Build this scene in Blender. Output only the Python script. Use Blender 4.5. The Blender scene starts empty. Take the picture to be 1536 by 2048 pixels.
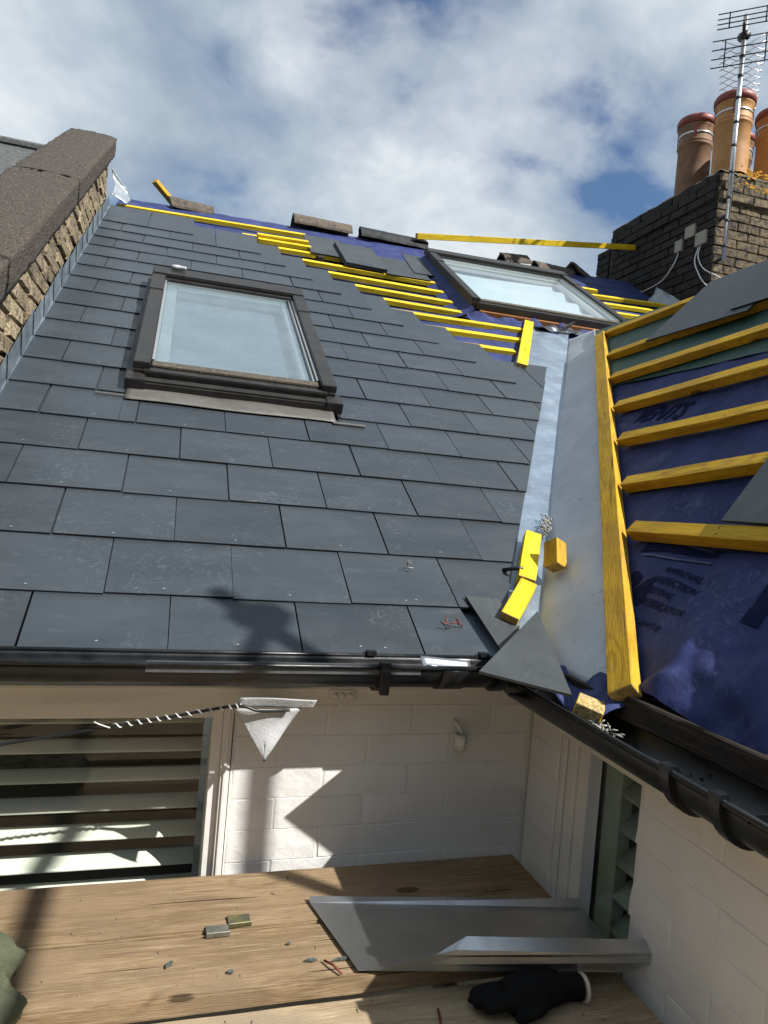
import bpy, bmesh, math, random
from mathutils import Vector, Matrix, noise as mnoise
random.seed(7)
scene = bpy.context.scene
COL = scene.collection
RAD = math.radians

# ------------------------------------------------------------------ camera
def cam_axes(yaw, pitch, roll):
    cy, sy = math.cos(yaw), math.sin(yaw)
    fw = Vector((sy*math.cos(pitch), cy*math.cos(pitch), math.sin(pitch)))
    rt = Vector((cy, -sy, 0)); up = rt.cross(fw)
    c, s = math.cos(roll), math.sin(roll)
    return c*rt + s*up, -s*rt + c*up, fw
cam_data = bpy.data.cameras.new('camera'); cam = bpy.data.objects.new('camera', cam_data); COL.objects.link(cam)
r_, u_, f_ = cam_axes(RAD(16.90), RAD(-0.82), RAD(4.86))
M = Matrix((r_, u_, -f_)).transposed().to_4x4(); M.translation = Vector((-.322, -1.569, .383))
cam.matrix_world = M
cam_data.sensor_fit = 'HORIZONTAL'; cam_data.sensor_width = 36; cam_data.lens = 36*1420/1536
cam_data.clip_start = .02; cam_data.clip_end = 2000
scene.camera = cam

# ------------------------------------------------------------------ sun and sky
SUN = Vector((1.12, -1.0, 1.45)).normalized()
EL = math.asin(SUN.z); AZ = math.atan2(SUN.x, SUN.y)
sl = bpy.data.lights.new('sun', 'SUN'); sun = bpy.data.objects.new('sun', sl); COL.objects.link(sun)
sl.energy = 5.0; sl.angle = RAD(.53); sl.color = (1, .965, .91)
sun.rotation_euler = SUN.to_track_quat('Z', 'Y').to_euler()
sun.location = (6, -6, 9)
world = bpy.data.worlds.new('World'); scene.world = world; world.use_nodes = True
wn, wl = world.node_tree.nodes, world.node_tree.links
wn.clear()
def N(t, **k):
    n = wn.new(t)
    for a, v in k.items(): setattr(n, a, v)
    return n
sky = N('ShaderNodeTexSky', sky_type='NISHITA'); sky.sun_disc = False
sky.sun_elevation = EL; sky.sun_rotation = AZ; sky.air_density = 1.0; sky.dust_density = .6; sky.ozone_density = 1.6
tc = N('ShaderNodeTexCoord'); sep = N('ShaderNodeSeparateXYZ'); wl.new(tc.outputs['Generated'], sep.inputs[0])
def wmath(op, a, b=None, c=None):
    n = N('ShaderNodeMath', operation=op)
    for i, v in enumerate((a, b, c)):
        if v is None: continue
        if hasattr(v, 'is_linked'): wl.new(v, n.inputs[i])
        else: n.inputs[i].default_value = v
    return n.outputs[0]
zc = wmath('ADD', wmath('MAXIMUM', sep.outputs['Z'], 0.0), .42)
comb = N('ShaderNodeCombineXYZ')
wl.new(wmath('DIVIDE', sep.outputs['X'], zc), comb.inputs[0]); wl.new(wmath('DIVIDE', sep.outputs['Y'], zc), comb.inputs[1])
def wnoise(scale, detail, off, rough=.55, dist=0.0):
    mp = N('ShaderNodeMapping'); mp.inputs['Location'].default_value = off
    wl.new(comb.outputs[0], mp.inputs[0])
    n = N('ShaderNodeTexNoise'); n.inputs['Scale'].default_value = scale; n.inputs['Detail'].default_value = detail
    n.inputs['Roughness'].default_value = rough; n.inputs['Distortion'].default_value = dist
    wl.new(mp.outputs[0], n.inputs['Vector']); return n.outputs['Fac']
def wramp(fac, stops):
    r = N('ShaderNodeValToRGB'); wl.new(fac, r.inputs[0])
    el = r.color_ramp.elements
    while len(el) < len(stops): el.new(.5)
    for e, (p, c) in zip(el, stops): e.position = p; e.color = (*c, 1)
    return r.outputs[0]
CLOUD_OFF = (37.0, 17.9, 0)
covn = wmath('ADD', wmath('MULTIPLY', wnoise(2.1, 7, CLOUD_OFF, .50, .15), .78), wmath('MULTIPLY', wnoise(6.5, 8, (2.3, 8.8, 0), .55, .2), .22))
cov = wramp(covn, [(.385, (.08, .08, .08)), (.44, (.6, .6, .6)), (.53, (1, 1, 1))])
shn = wmath('ADD', wmath('MULTIPLY', wnoise(2.4, 7, (7.7, 2.2, 0), .52, .15), .72), wmath('MULTIPLY', wnoise(7.5, 8, (5.1, 3.3, 0), .55, .25), .28))
shade = wramp(shn, [(.32, (4.2, 5.3, 6.7)), (.47, (6.5, 7.7, 8.8)), (.56, (9.0, 9.9, 10.6)), (.66, (12.6, 13.0, 13.3))])
mix = N('ShaderNodeMix', data_type='RGBA'); wl.new(cov, mix.inputs[0])
dim = N('ShaderNodeMix', data_type='RGBA', blend_type='MULTIPLY'); dim.inputs[0].default_value = 1
wl.new(sky.outputs[0], dim.inputs[6]); dim.inputs[7].default_value = (.82, 1.13, 1.42, 1)
wl.new(dim.outputs[2], mix.inputs[6]); wl.new(shade, mix.inputs[7])
bg = N('ShaderNodeBackground'); bg.inputs[1].default_value = .053; wl.new(mix.outputs[2], bg.inputs[0])
wo = N('ShaderNodeOutputWorld'); wl.new(bg.outputs[0], wo.inputs[0])
scene.view_settings.view_transform = 'Standard'; scene.view_settings.look = 'None'
scene.view_settings.exposure = 0.52; scene.view_settings.gamma = 1; scene.view_settings.use_curve_mapping = False
scene.cycles.max_bounces = 8; scene.cycles.caustics_reflective = False; scene.cycles.caustics_refractive = False

# ------------------------------------------------------------------ materials
def mat(name, c1, c2=None, scale=6., rough=.6, metal=0., bump=0., bscale=80., stretch=(1, 1, 1), rand=0., detail=5.,
        lo=.35, hi=.65, rough2=None, spec=.5, coat=0., third=None, tscale=20., tlo=.6, thi=.75, bstretch=None, bdetail=4., scuff=None, scuffamt=.5, sscale=34., spatch=4.):
    m = bpy.data.materials.new(name); m.use_nodes = True
    nt = m.node_tree; n, l = nt.nodes, nt.links
    b = n['Principled BSDF']; b.inputs['Metallic'].default_value = metal; b.inputs['Roughness'].default_value = rough
    b.inputs['Specular IOR Level'].default_value = spec; b.inputs['Coat Weight'].default_value = coat
    co = n.new('ShaderNodeTexCoord')
    oi = n.new('ShaderNodeObjectInfo')
    addv = n.new('ShaderNodeVectorMath'); addv.operation = 'MULTIPLY_ADD'
    cmb = n.new('ShaderNodeCombineXYZ')
    for i in range(3): l.new(oi.outputs['Random'], cmb.inputs[i])
    l.new(cmb.outputs[0], addv.inputs[0]); addv.inputs[1].default_value = (17, 9, 23); l.new(co.outputs['Object'], addv.inputs[2])
    def tex(sc, st, det, ro=.55, dist=0.):
        mp = n.new('ShaderNodeMapping'); mp.inputs['Scale'].default_value = st; l.new(addv.outputs[0], mp.inputs[0])
        t = n.new('ShaderNodeTexNoise'); t.inputs['Scale'].default_value = sc; t.inputs['Detail'].default_value = det
        t.inputs['Roughness'].default_value = ro; t.inputs['Distortion'].default_value = dist
        l.new(mp.outputs[0], t.inputs['Vector']); return t.outputs['Fac']
    def ramp(f, a, c):
        r = n.new('ShaderNodeMapRange'); r.inputs['From Min'].default_value = a; r.inputs['From Max'].default_value = c
        l.new(f, r.inputs[0]); return r.outputs[0]
    def mixc(f, a, c):
        x = n.new('ShaderNodeMix'); x.data_type = 'RGBA'; l.new(f, x.inputs[0])
        for i, v in ((6, a), (7, c)):
            if hasattr(v, 'is_linked'): l.new(v, x.inputs[i])
            else: x.inputs[i].default_value = (*v, 1)
        return x.outputs[2]
    col = None
    if c2 is not None:
        f = ramp(tex(scale, stretch, detail, .6, .3), lo, hi); col = mixc(f, c1, c2)
        if rough2 is not None:
            rr = n.new('ShaderNodeMapRange'); rr.inputs['To Min'].default_value = rough; rr.inputs['To Max'].default_value = rough2
            l.new(f, rr.inputs[0]); l.new(rr.outputs[0], b.inputs['Roughness'])
    if third is not None:
        f3 = ramp(tex(tscale, stretch, 6, .65), tlo, thi); col = mixc(f3, col if col is not None else c1, third)
    if scuff is not None:
        fs = ramp(tex(sscale, (1, 1, 1), 7, .72, 2.6), .52, .74); fp = ramp(tex(spatch, (1, 1, 1), 3, .5, .6), .46, .68)
        mm = n.new('ShaderNodeMath'); mm.operation = 'MULTIPLY'; l.new(fs, mm.inputs[0]); l.new(fp, mm.inputs[1])
        m3 = n.new('ShaderNodeMath'); m3.operation = 'MULTIPLY'; m3.use_clamp = True; l.new(mm.outputs[0], m3.inputs[0]); m3.inputs[1].default_value = scuffamt
        col = mixc(m3.outputs[0], col if col is not None else c1, scuff)
    if rand:
        hs = n.new('ShaderNodeHueSaturation'); mr = n.new('ShaderNodeMapRange')
        mr.inputs['To Min'].default_value = 1-rand; mr.inputs['To Max'].default_value = 1+rand
        l.new(oi.outputs['Random'], mr.inputs[0]); l.new(mr.outputs[0], hs.inputs['Value'])
        if col is None: hs.inputs['Color'].default_value = (*c1, 1)
        else: l.new(col, hs.inputs['Color'])
        col = hs.outputs[0]
    if col is None: b.inputs['Base Color'].default_value = (*c1, 1)
    else: l.new(col, b.inputs['Base Color'])
    if bump:
        bp = n.new('ShaderNodeBump'); bp.inputs['Strength'].default_value = 1; bp.inputs['Distance'].default_value = bump
        l.new(tex(bscale, bstretch or stretch, bdetail), bp.inputs['Height']); l.new(bp.outputs[0], b.inputs['Normal'])
    return m

def wood(name, base, dark, light, ring=60., rough=.65, bump=.0008, knots=True, rand=.08, weather=None):
    """sawn timber: grain runs along the object's local X"""
    m = bpy.data.materials.new(name); m.use_nodes = True
    nt = m.node_tree; n, l = nt.nodes, nt.links; b = n['Principled BSDF']
    b.inputs['Roughness'].default_value = rough; b.inputs['Specular IOR Level'].default_value = .3
    co = n.new('ShaderNodeTexCoord'); oi = n.new('ShaderNodeObjectInfo')
    cmb = n.new('ShaderNodeCombineXYZ')
    for i in range(3): l.new(oi.outputs['Random'], cmb.inputs[i])
    ad = n.new('ShaderNodeVectorMath'); ad.operation = 'MULTIPLY_ADD'; l.new(cmb.outputs[0], ad.inputs[0]); ad.inputs[1].default_value = (13, 5, 3)
    l.new(co.outputs['Object'], ad.inputs[2])
    def mp(s):
        x = n.new('ShaderNodeMapping'); x.inputs['Scale'].default_value = s; l.new(ad.outputs[0], x.inputs[0]); return x.outputs[0]
    # knots warp the rings
    vo = n.new('ShaderNodeTexVoronoi'); vo.inputs['Scale'].default_value = 1; vo.inputs['Randomness'].default_value = 1; l.new(mp((3.2, 7.5, 7.5)), vo.inputs['Vector'])
    kn = n.new('ShaderNodeMapRange'); kn.inputs['From Min'].default_value = .02; kn.inputs['From Max'].default_value = .42; kn.inputs['To Min'].default_value = 1; kn.inputs['To Max'].default_value = 0
    l.new(vo.outputs['Distance'], kn.inputs[0])
    kp = n.new('ShaderNodeMath'); kp.operation = 'POWER'; l.new(kn.outputs[0], kp.inputs[0]); kp.inputs[1].default_value = 2.2
    no = n.new('ShaderNodeTexNoise'); no.inputs['Scale'].default_value = 1; no.inputs['Detail'].default_value = 3; l.new(mp((1.1, 9, 9)), no.inputs['Vector'])
    s1 = n.new('ShaderNodeMath'); s1.operation = 'MULTIPLY_ADD'; l.new(no.outputs['Fac'], s1.inputs[0]); s1.inputs[1].default_value = 1.0
    km = n.new('ShaderNodeMath'); km.operation = 'MULTIPLY'; l.new(kp.outputs[0], km.inputs[0]); km.inputs[1].default_value = .55 if knots else 0
    l.new(km.outputs[0], s1.inputs[2])
    s2 = n.new('ShaderNodeMath'); s2.operation = 'MULTIPLY'; l.new(s1.outputs[0], s2.inputs[0]); s2.inputs[1].default_value = ring
    si = n.new('ShaderNodeMath'); si.operation = 'SINE'; l.new(s2.outputs[0], si.inputs[0])
    fi = n.new('ShaderNodeTexNoise'); fi.inputs['Scale'].default_value = 1; fi.inputs['Detail'].default_value = 5; fi.inputs['Roughness'].default_value = .7; l.new(mp((22, 300, 300)), fi.inputs['Vector'])
    bl = n.new('ShaderNodeTexNoise'); bl.inputs['Scale'].default_value = 5; bl.inputs['Detail'].default_value = 5; l.new(ad.outputs[0], bl.inputs['Vector'])
    def mx(f, a, c, lo=0., hi=1.):
        r = n.new('ShaderNodeMapRange'); r.inputs['From Min'].default_value = lo; r.inputs['From Max'].default_value = hi; l.new(f, r.inputs[0])
        x = n.new('ShaderNodeMix'); x.data_type = 'RGBA'; l.new(r.outputs[0], x.inputs[0])
        for i, v in ((6, a), (7, c)):
            if hasattr(v, 'is_linked'): l.new(v, x.inputs[i])
            else: x.inputs[i].default_value = (*v, 1)
        return x.outputs[2]
    fm = n.new('ShaderNodeTexNoise'); fm.inputs['Scale'].default_value = 1; fm.inputs['Detail'].default_value = 4; fm.inputs['Roughness'].default_value = .65; l.new(mp((4.5, 95, 95)), fm.inputs['Vector'])
    c = mx(si.outputs[0], base, dark, .0, 1.6)
    c = mx(fm.outputs['Fac'], c, dark, .54, .80)
    c = mx(fm.outputs['Fac'], light, c, .26, .46)
    c = mx(fi.outputs['Fac'], c, light, .52, .80)
    c = mx(fi.outputs['Fac'], dark, c, .26, .47)
    c = mx(bl.outputs['Fac'], c, tuple(x*.72 for x in base), .5, .85)
    ck = n.new('ShaderNodeTexNoise'); ck.inputs['Scale'].default_value = 1; ck.inputs['Detail'].default_value = 3; l.new(mp((2.6, 120, 120)), ck.inputs['Vector'])
    c = mx(ck.outputs['Fac'], c, tuple(x*.30 for x in dark), .665, .70)
    if weather: c = mx(bl.outputs['Fac'], weather, c, .3, .55)
    if knots:
        kd = n.new('ShaderNodeMapRange'); kd.inputs['From Min'].default_value = .085; kd.inputs['From Max'].default_value = .105; kd.inputs['To Min'].default_value = 1; kd.inputs['To Max'].default_value = 0
        l.new(vo.outputs['Distance'], kd.inputs[0]); c = mx(kd.outputs[0], c, tuple(x*.38 for x in dark), 0, 1.2)
    hs = n.new('ShaderNodeHueSaturation'); mr = n.new('ShaderNodeMapRange'); mr.inputs['To Min'].default_value = 1-rand; mr.inputs['To Max'].default_value = 1+rand
    l.new(oi.outputs['Random'], mr.inputs[0]); l.new(mr.outputs[0], hs.inputs['Value']); l.new(c, hs.inputs['Color'])
    l.new(hs.outputs[0], b.inputs['Base Color'])
    bp = n.new('ShaderNodeBump'); bp.inputs['Strength'].default_value = .8; bp.inputs['Distance'].default_value = bump
    l.new(fi.outputs['Fac'], bp.inputs['Height']); l.new(bp.outputs[0], b.inputs['Normal'])
    return m

m_slate = mat('slate', (.032, .040, .048), (.041, .050, .060), 3.5, .36, rand=.13, bump=.0005, bscale=45, stretch=(1, 2.5, 2.5), rough2=.50, spec=.5,
              third=(.075, .087, .098), tscale=13, tlo=.57, thi=1.0, scuff=(.16, .18, .195), scuffamt=.55, sscale=30, spatch=5.0)
m_slate_edge = mat('slate_cut_edge', (.010, .012, .014), rough=.7)
m_slate_loose = mat('slate_loose', (.036, .042, .046), (.050, .057, .060), 7, .5, rand=.06, bump=.0006, bscale=70, third=(.11, .115, .11), tscale=26, tlo=.66, thi=.9, scuff=(.2, .21, .21), scuffamt=.6, sscale=40, spatch=5)
m_batten = wood('batten_yellow', (.80, .56, .012), (.56, .35, .010), (.88, .68, .05), 34, .65, .0012, True, .07)
m_batten_weathered = wood('batten_ochre', (.62, .37, .014), (.30, .155, .010), (.72, .47, .06), 40, .7, .0016, True, .08, weather=(.42, .24, .03))
m_cutend = mat('cut_end_grain', (.62, .42, .12), (.34, .22, .06), 90, .8, bump=.002, bscale=160)
m_splinter = mat('splintered_end', (.62, .47, .20), (.26, .18, .07), 140, .9, bump=.004, bscale=160)
m_board = wood('scaffold_board_wood', (.315, .218, .124), (.150, .096, .053), (.45, .345, .22), 30, .8, .0022, True, .08, weather=(.255, .18, .11))
m_board_pale = wood('scaffold_board_pale', (.42, .32, .195), (.22, .155, .09), (.58, .48, .33), 30, .8, .0022, True, .08, weather=(.31, .245, .17))
m_oldwood = wood('old_dark_timber', (.022, .015, .010), (.008, .006, .005), (.075, .054, .036), 60, .8, .002, False, .05)
m_lining = wood('window_lining_timber', (.32, .14, .05), (.2, .08, .03), (.4, .2, .08), 60, .6, .0006, False, .03)
m_blue = mat('underlay_blue', (.023, .033, .108), (.040, .053, .160), 7, .68, bump=.0009, bscale=200, third=(.10, .125, .25), tscale=8, tlo=.56, thi=.95, spec=.2, scuff=(.20, .23, .36), scuffamt=.55, sscale=26, spatch=4)
m_green = mat('underlay_green', (.012, .060, .048), (.02, .085, .068), 7, .5, bump=.001, bscale=200, third=(.06, .15, .13), tscale=9, tlo=.6, thi=.95)
m_print = mat('printed_ink', (.010, .014, .050), rough=.85, spec=.1)
m_print_pale = mat('printed_ink_pale', (.06, .085, .18), rough=.6)
m_pan = mat('valley_pan_metal', (.27, .34, .42), (.37, .45, .54), 7, .34, .7, rough2=.48, bump=.0008, bscale=14, third=(.52, .60, .68), tscale=34, tlo=.60, thi=.85, scuff=(.70, .76, .82), scuffamt=.8, sscale=30, spatch=6)
m_lead = mat('valley_lead_sheet', (.47, .50, .54), (.56, .59, .63), 6, .50, .25, bump=.0016, bscale=26, third=(.27, .285, .30), tscale=40, tlo=.62, thi=.70, spec=.4, scuff=(.22, .235, .26), scuffamt=.8, sscale=22, spatch=4)
m_zinc = mat('bright_zinc', (.54, .56, .58), (.43, .45, .47), 9, .30, .95, rough2=.42, bump=.0005, bscale=8, scuff=(.72, .73, .74), scuffamt=.6, sscale=40, spatch=6)
m_flash = mat('soaker_zinc', (.30, .37, .42), (.42, .49, .54), 9, .30, .80, rough2=.5, rand=.12, bump=.001, bscale=20)
m_leadpiece = mat('crumpled_lead', (.36, .40, .43), (.24, .27, .30), 12, .45, .4, bump=.003, bscale=30)
m_black = mat('black_plastic', (.006, .0075, .009), (.012, .014, .016), 20, .28, rough2=.42, spec=.5, bump=.0003, bscale=60)
m_gutin = mat('gutter_inside', (.01, .015, .022), (.02, .026, .034), 12, .45, bump=.0006, bscale=60)
m_strip = mat('grey_strip', (.07, .075, .08), (.11, .115, .12), 30, .45, bump=.0006, bscale=40)
m_frame = mat('window_cladding', (.028, .0265, .025), (.041, .039, .037), 14, .42, .25, rough2=.55, bump=.0004, bscale=50, third=(.085, .075, .06), tscale=40, tlo=.66, thi=.85)
m_framedirt = mat('window_sill_dirty', (.045, .040, .033), (.10, .078, .048), 60, .7, bump=.001, bscale=150, third=(.42, .38, .32), tscale=120, tlo=.62, thi=.7)
m_darkframe = mat('window_side_dark', (.018, .017, .016), (.03, .028, .026), 20, .45)
m_apron = mat('apron_flashing', (.105, .10, .09), (.14, .134, .122), 16, .55, .2, bump=.001, bscale=18)
m_gasket = mat('aluminium_bead', (.62, .63, .62), rough=.3, metal=.8)
m_white = mat('white_paint', (.78, .77, .735), (.70, .685, .645), 5, .55, bump=.0010, bscale=45, third=(.56, .52, .45), tscale=12, tlo=.68, thi=.95)
m_whitebrick = mat('white_painted_brick', (.80, .797, .78), (.73, .725, .705), 7, .6, bump=.0045, bscale=22, third=(.62, .59, .53), tscale=11, tlo=.64, thi=1.0, bdetail=6)
m_greypaint = mat('pale_grey_frame', (.46, .50, .53), (.42, .46, .49), 6, .4)
m_slat = mat('shutter_slat', (.78, .79, .70), (.70, .71, .62), 4, .4)
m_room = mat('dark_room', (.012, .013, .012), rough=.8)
m_stock = mat('stock_brick', (.36, .285, .175), (.21, .168, .112), 26, .9, bump=.012, bscale=75, rand=.35, third=(.05, .043, .036), tscale=30, tlo=.52, thi=.64, bdetail=7)
m_stock_dark = mat('soot_shade_brick', (.011, .0095, .008), (.024, .0185, .0135), 16, .9, bump=.005, bscale=60, rand=.25, third=(.009, .008, .007), tscale=22, tlo=.5, thi=.7, bdetail=7)  # chimney side face: soot and the shade on it both put into the colour
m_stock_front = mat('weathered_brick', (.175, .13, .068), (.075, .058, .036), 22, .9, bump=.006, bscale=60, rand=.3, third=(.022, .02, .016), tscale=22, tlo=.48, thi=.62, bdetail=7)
m_mortar = mat('old_mortar', (.17, .145, .11), (.07, .06, .045), 25, .9, bump=.004, bscale=90)
m_mortar_pale = mat('pale_mortar', (.40, .33, .24), (.24, .2, .15), 25, .9, bump=.004, bscale=90)
m_coping = mat('rendered_coping', (.038, .031, .026), (.105, .085, .068), 95, .95, bump=.016, bscale=120, third=(.34, .28, .235), tscale=120, tlo=.60, thi=.68, bdetail=3)
m_pot = mat('buff_terracotta', (.50, .25, .07), (.38, .175, .05), 9, .6, bump=.001, bscale=40, third=(.12, .075, .04), tscale=12, tlo=.6, thi=.85)
m_potsoot = mat('sooted_terracotta', (.26, .135, .06), (.13, .075, .045), 7, .7, bump=.001, bscale=40)
m_potcap = mat('red_terracotta_cap', (.26, .055, .035), (.19, .04, .028), 12, .5)
m_lichen = mat('yellow_lichen', (.55, .27, .01), (.4, .2, .02), 60, .95, bump=.004, bscale=120)
m_flaunch = mat('flaunching_mortar', (.13, .115, .085), (.07, .062, .05), 30, .95, bump=.006, bscale=70, third=(.42, .22, .015), tscale=16, tlo=.6, thi=.66)
m_alu = mat('aerial_tube', (.62, .63, .64), (.5, .5, .5), 30, .32, .9)
m_dark = mat('dark_metal', (.02, .021, .022), rough=.5, metal=.3)
m_tile = mat('old_ridge_tile', (.075, .06, .045), (.13, .105, .08), 26, .9, bump=.003, bscale=70, rand=.2, third=(.03, .027, .023), tscale=30, tlo=.5, thi=.7)
m_box = mat('grey_plastic_box', (.27, .25, .19), rough=.5)
m_cablewhite = mat('white_cable', (.62, .62, .6), rough=.45)
m_felt = mat('grey_felt', (.55, .56, .57), (.44, .45, .465), 22, .9, bump=.0012, bscale=160)
m_glove = mat('black_glove_rubber', (.004, .004, .0045), (.007, .007, .007), 60, .85, spec=.2, bump=.001, bscale=160)
m_cuff = mat('cuff_rim', (.66, .56, .48), rough=.9)
m_olive = mat('olive_cloth', (.095, .105, .058), (.06, .068, .038), 20, .95, bump=.012, bscale=34, bdetail=8)
m_gravel = mat('chip_debris', (.40, .38, .34), (.24, .23, .21), 60, .8, .0)
m_shard = mat('slate_shard', (.06, .075, .07), (.16, .19, .17), 60, .4, .2)
m_rust = mat('brown_wire', (.16, .03, .02), rough=.6)
m_roofgrey = mat('grey_mineral_felt', (.05, .055, .055), (.11, .115, .115), 40, .9, bump=.003, bscale=160)
m_ground = mat('yard_paving', (.12, .115, .09), (.07, .075, .05), 1.2, .9, bump=.01, bscale=6)

def glass_mat(name, tint, rough=.06, film=None, filmamt=.35, spec_only=False):
    m = bpy.data.materials.new(name); m.use_nodes = True
    n, l = m.node_tree.nodes, m.node_tree.links; n.clear()
    out = n.new('ShaderNodeOutputMaterial'); gl = n.new('ShaderNodeBsdfGlossy'); gl.inputs['Roughness'].default_value = rough
    tr = n.new('ShaderNodeBsdfTransparent'); tr.inputs[0].default_value = (*tint, 1)
    lw = n.new('ShaderNodeLayerWeight'); lw.inputs[0].default_value = .5
    pw5 = n.new('ShaderNodeMath'); pw5.operation = 'POWER'; l.new(lw.outputs['Facing'], pw5.inputs[0]); pw5.inputs[1].default_value = 4.0
    fr = n.new('ShaderNodeMapRange'); fr.inputs['To Min'].default_value = .06; fr.inputs['To Max'].default_value = .95; l.new(pw5.outputs[0], fr.inputs[0])
    mx = n.new('ShaderNodeMixShader'); l.new(fr.outputs[0], mx.inputs[0]); l.new(tr.outputs[0], mx.inputs[1]); l.new(gl.outputs[0], mx.inputs[2])
    last = mx
    if film:
        df = n.new('ShaderNodeBsdfDiffuse'); co = n.new('ShaderNodeTexCoord')
        no = n.new('ShaderNodeTexNoise'); no.inputs['Scale'].default_value = 6; no.inputs['Detail'].default_value = 8; no.inputs['Roughness'].default_value = .7
        l.new(co.outputs['Object'], no.inputs['Vector'])
        df.inputs[0].default_value = (*film, 1)
        mr = n.new('ShaderNodeMapRange'); mr.inputs['From Min'].default_value = .3; mr.inputs['From Max'].default_value = .75
        mr.inputs['To Min'].default_value = filmamt*.75; mr.inputs['To Max'].default_value = filmamt*1.25; l.new(no.outputs['Fac'], mr.inputs[0])
        m2 = n.new('ShaderNodeMixShader'); l.new(mr.outputs[0], m2.inputs[0]); l.new(mx.outputs[0], m2.inputs[1]); l.new(df.outputs[0], m2.inputs[2]); last = m2
    l.new(last.outputs[0], out.inputs[0]); return m
m_pane_dusty = glass_mat('dusty_pane', (.72, .82, .86), .08, (.20, .255, .29), .55)
m_pane_clear = glass_mat('clear_pane', (.82, .9, .92), .03, (.4, .45, .5), .10)
m_pane_window = glass_mat('window_pane', (.93, .96, .93), .01)

# ------------------------------------------------------------------ mesh helpers
def link(name, me, m, parent=None, smooth=False):
    o = bpy.data.objects.new(name, me); COL.objects.link(o)
    if m is not None and not me.materials:
        for x in (m if isinstance(m, (list, tuple)) else [m]): me.materials.append(x)
    if parent: o.parent = parent
    if smooth:
        for p in me.polygons: p.use_smooth = True
    return o
def from_bm(name, bm, m, parent=None, smooth=False):
    bmesh.ops.recalc_face_normals(bm, faces=bm.faces)
    me = bpy.data.meshes.new(name); bm.to_mesh(me); bm.free()
    return link(name, me, m, parent, smooth)
def tag(o, label=None, cat=None, group=None, kind=None):
    if label: o['label'] = label
    if cat: o['category'] = cat
    if group: o['group'] = group
    if kind: o['kind'] = kind
    return o
def empty(name, loc, label, cat, group=None):
    o = bpy.data.objects.new(name, None); COL.objects.link(o); o.location = loc; o.empty_display_size = .05
    return tag(o, label, cat, group)
def part(o, root):
    """parent keeping the mesh where it is"""
    o.parent = root; o.matrix_parent_inverse = Matrix.Translation(-root.location); return o
def add_prism(bm, poly, c0, c1, fn, mi=0):
    a = [bm.verts.new(fn(x, y, c0)) for x, y in poly]; b = [bm.verts.new(fn(x, y, c1)) for x, y in poly]
    n = len(poly); fs = [bm.faces.new(a[::-1]), bm.faces.new(b)]
    for i in range(n): fs.append(bm.faces.new((a[i], a[(i+1) % n], b[(i+1) % n], b[i])))
    for f in fs: f.material_index = mi
    return fs
def rect(a0, a1, b0, b1): return [(a0, b0), (a1, b0), (a1, b1), (a0, b1)]
IDN = lambda x, y, z: Vector((x, y, z))
def add_box(bm, x0, x1, y0, y1, z0, z1, fn=IDN, mi=0): return add_prism(bm, rect(x0, x1, y0, y1), z0, z1, fn, mi)
def box_obj(name, x0, x1, y0, y1, z0, z1, m, parent=None, fn=IDN, bev=0):
    bm = bmesh.new(); add_box(bm, x0, x1, y0, y1, z0, z1, fn)
    if bev: bmesh.ops.bevel(bm, geom=bm.edges[:], offset=bev, segments=1, affect='EDGES')
    return from_bm(name, bm, m, parent)
def clip(poly, a, b, c):
    """keep a*x+b*y<=c"""
    out = []
    for i in range(len(poly)):
        p, q = poly[i], poly[(i+1) % len(poly)]
        dp, dq = a*p[0]+b*p[1]-c, a*q[0]+b*q[1]-c
        if dp <= 0: out.append(p)
        if dp*dq < 0:
            t = dp/(dp-dq); out.append((p[0]+t*(q[0]-p[0]), p[1]+t*(q[1]-p[1])))
    return out
def area(p): return abs(sum(p[i][0]*p[(i+1) % len(p)][1]-p[(i+1) % len(p)][0]*p[i][1] for i in range(len(p))))/2 if len(p) > 2 else 0
def bar(name, p0, p1, w, t, m, parent=None, up=Vector((0, 0, 1)), bev=.0015, wear=.0, ends=None):
    """timber bar: local X along p0->p1, local Z along up; origin at p0"""
    p0, p1 = Vector(p0), Vector(p1); d = p1-p0; L = d.length; x = d.normalized(); z = (up-x*up.dot(x)).normalized(); y = z.cross(x)
    bm = bmesh.new(); k = max(1, int(L/.12))
    for i in range(k+1):
        pass
    add_box(bm, 0, L, -w/2, w/2, -t/2, t/2)
    if bev: bmesh.ops.bevel(bm, geom=bm.edges[:], offset=bev, segments=1, affect='EDGES')
    if wear:
        bmesh.ops.subdivide_edges(bm, edges=[e for e in bm.edges if e.calc_length() > L*.5], cuts=k*2)
        for v in bm.verts:
            nn = mnoise.noise_vector(Vector((v.co.x*9+p0.x*31, v.co.y*40, v.co.z*40))); v.co += Vector((0, nn.y, nn.z))*wear
    if ends:
        for f in bm.faces:
            c = f.calc_center_median()
            if c.x < .004 or c.x > L-.004: f.material_index = 1
    me_o = from_bm(name, bm, [m, ends] if ends else m)
    me_o.matrix_world = Matrix(((x.x, y.x, z.x, p0.x), (x.y, y.y, z.y, p0.y), (x.z, y.z, z.z, p0.z), (0, 0, 0, 1)))
    if parent:
        me_o.parent = parent; me_o.matrix_parent_inverse = Matrix.Translation(-parent.location)
    return me_o
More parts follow.
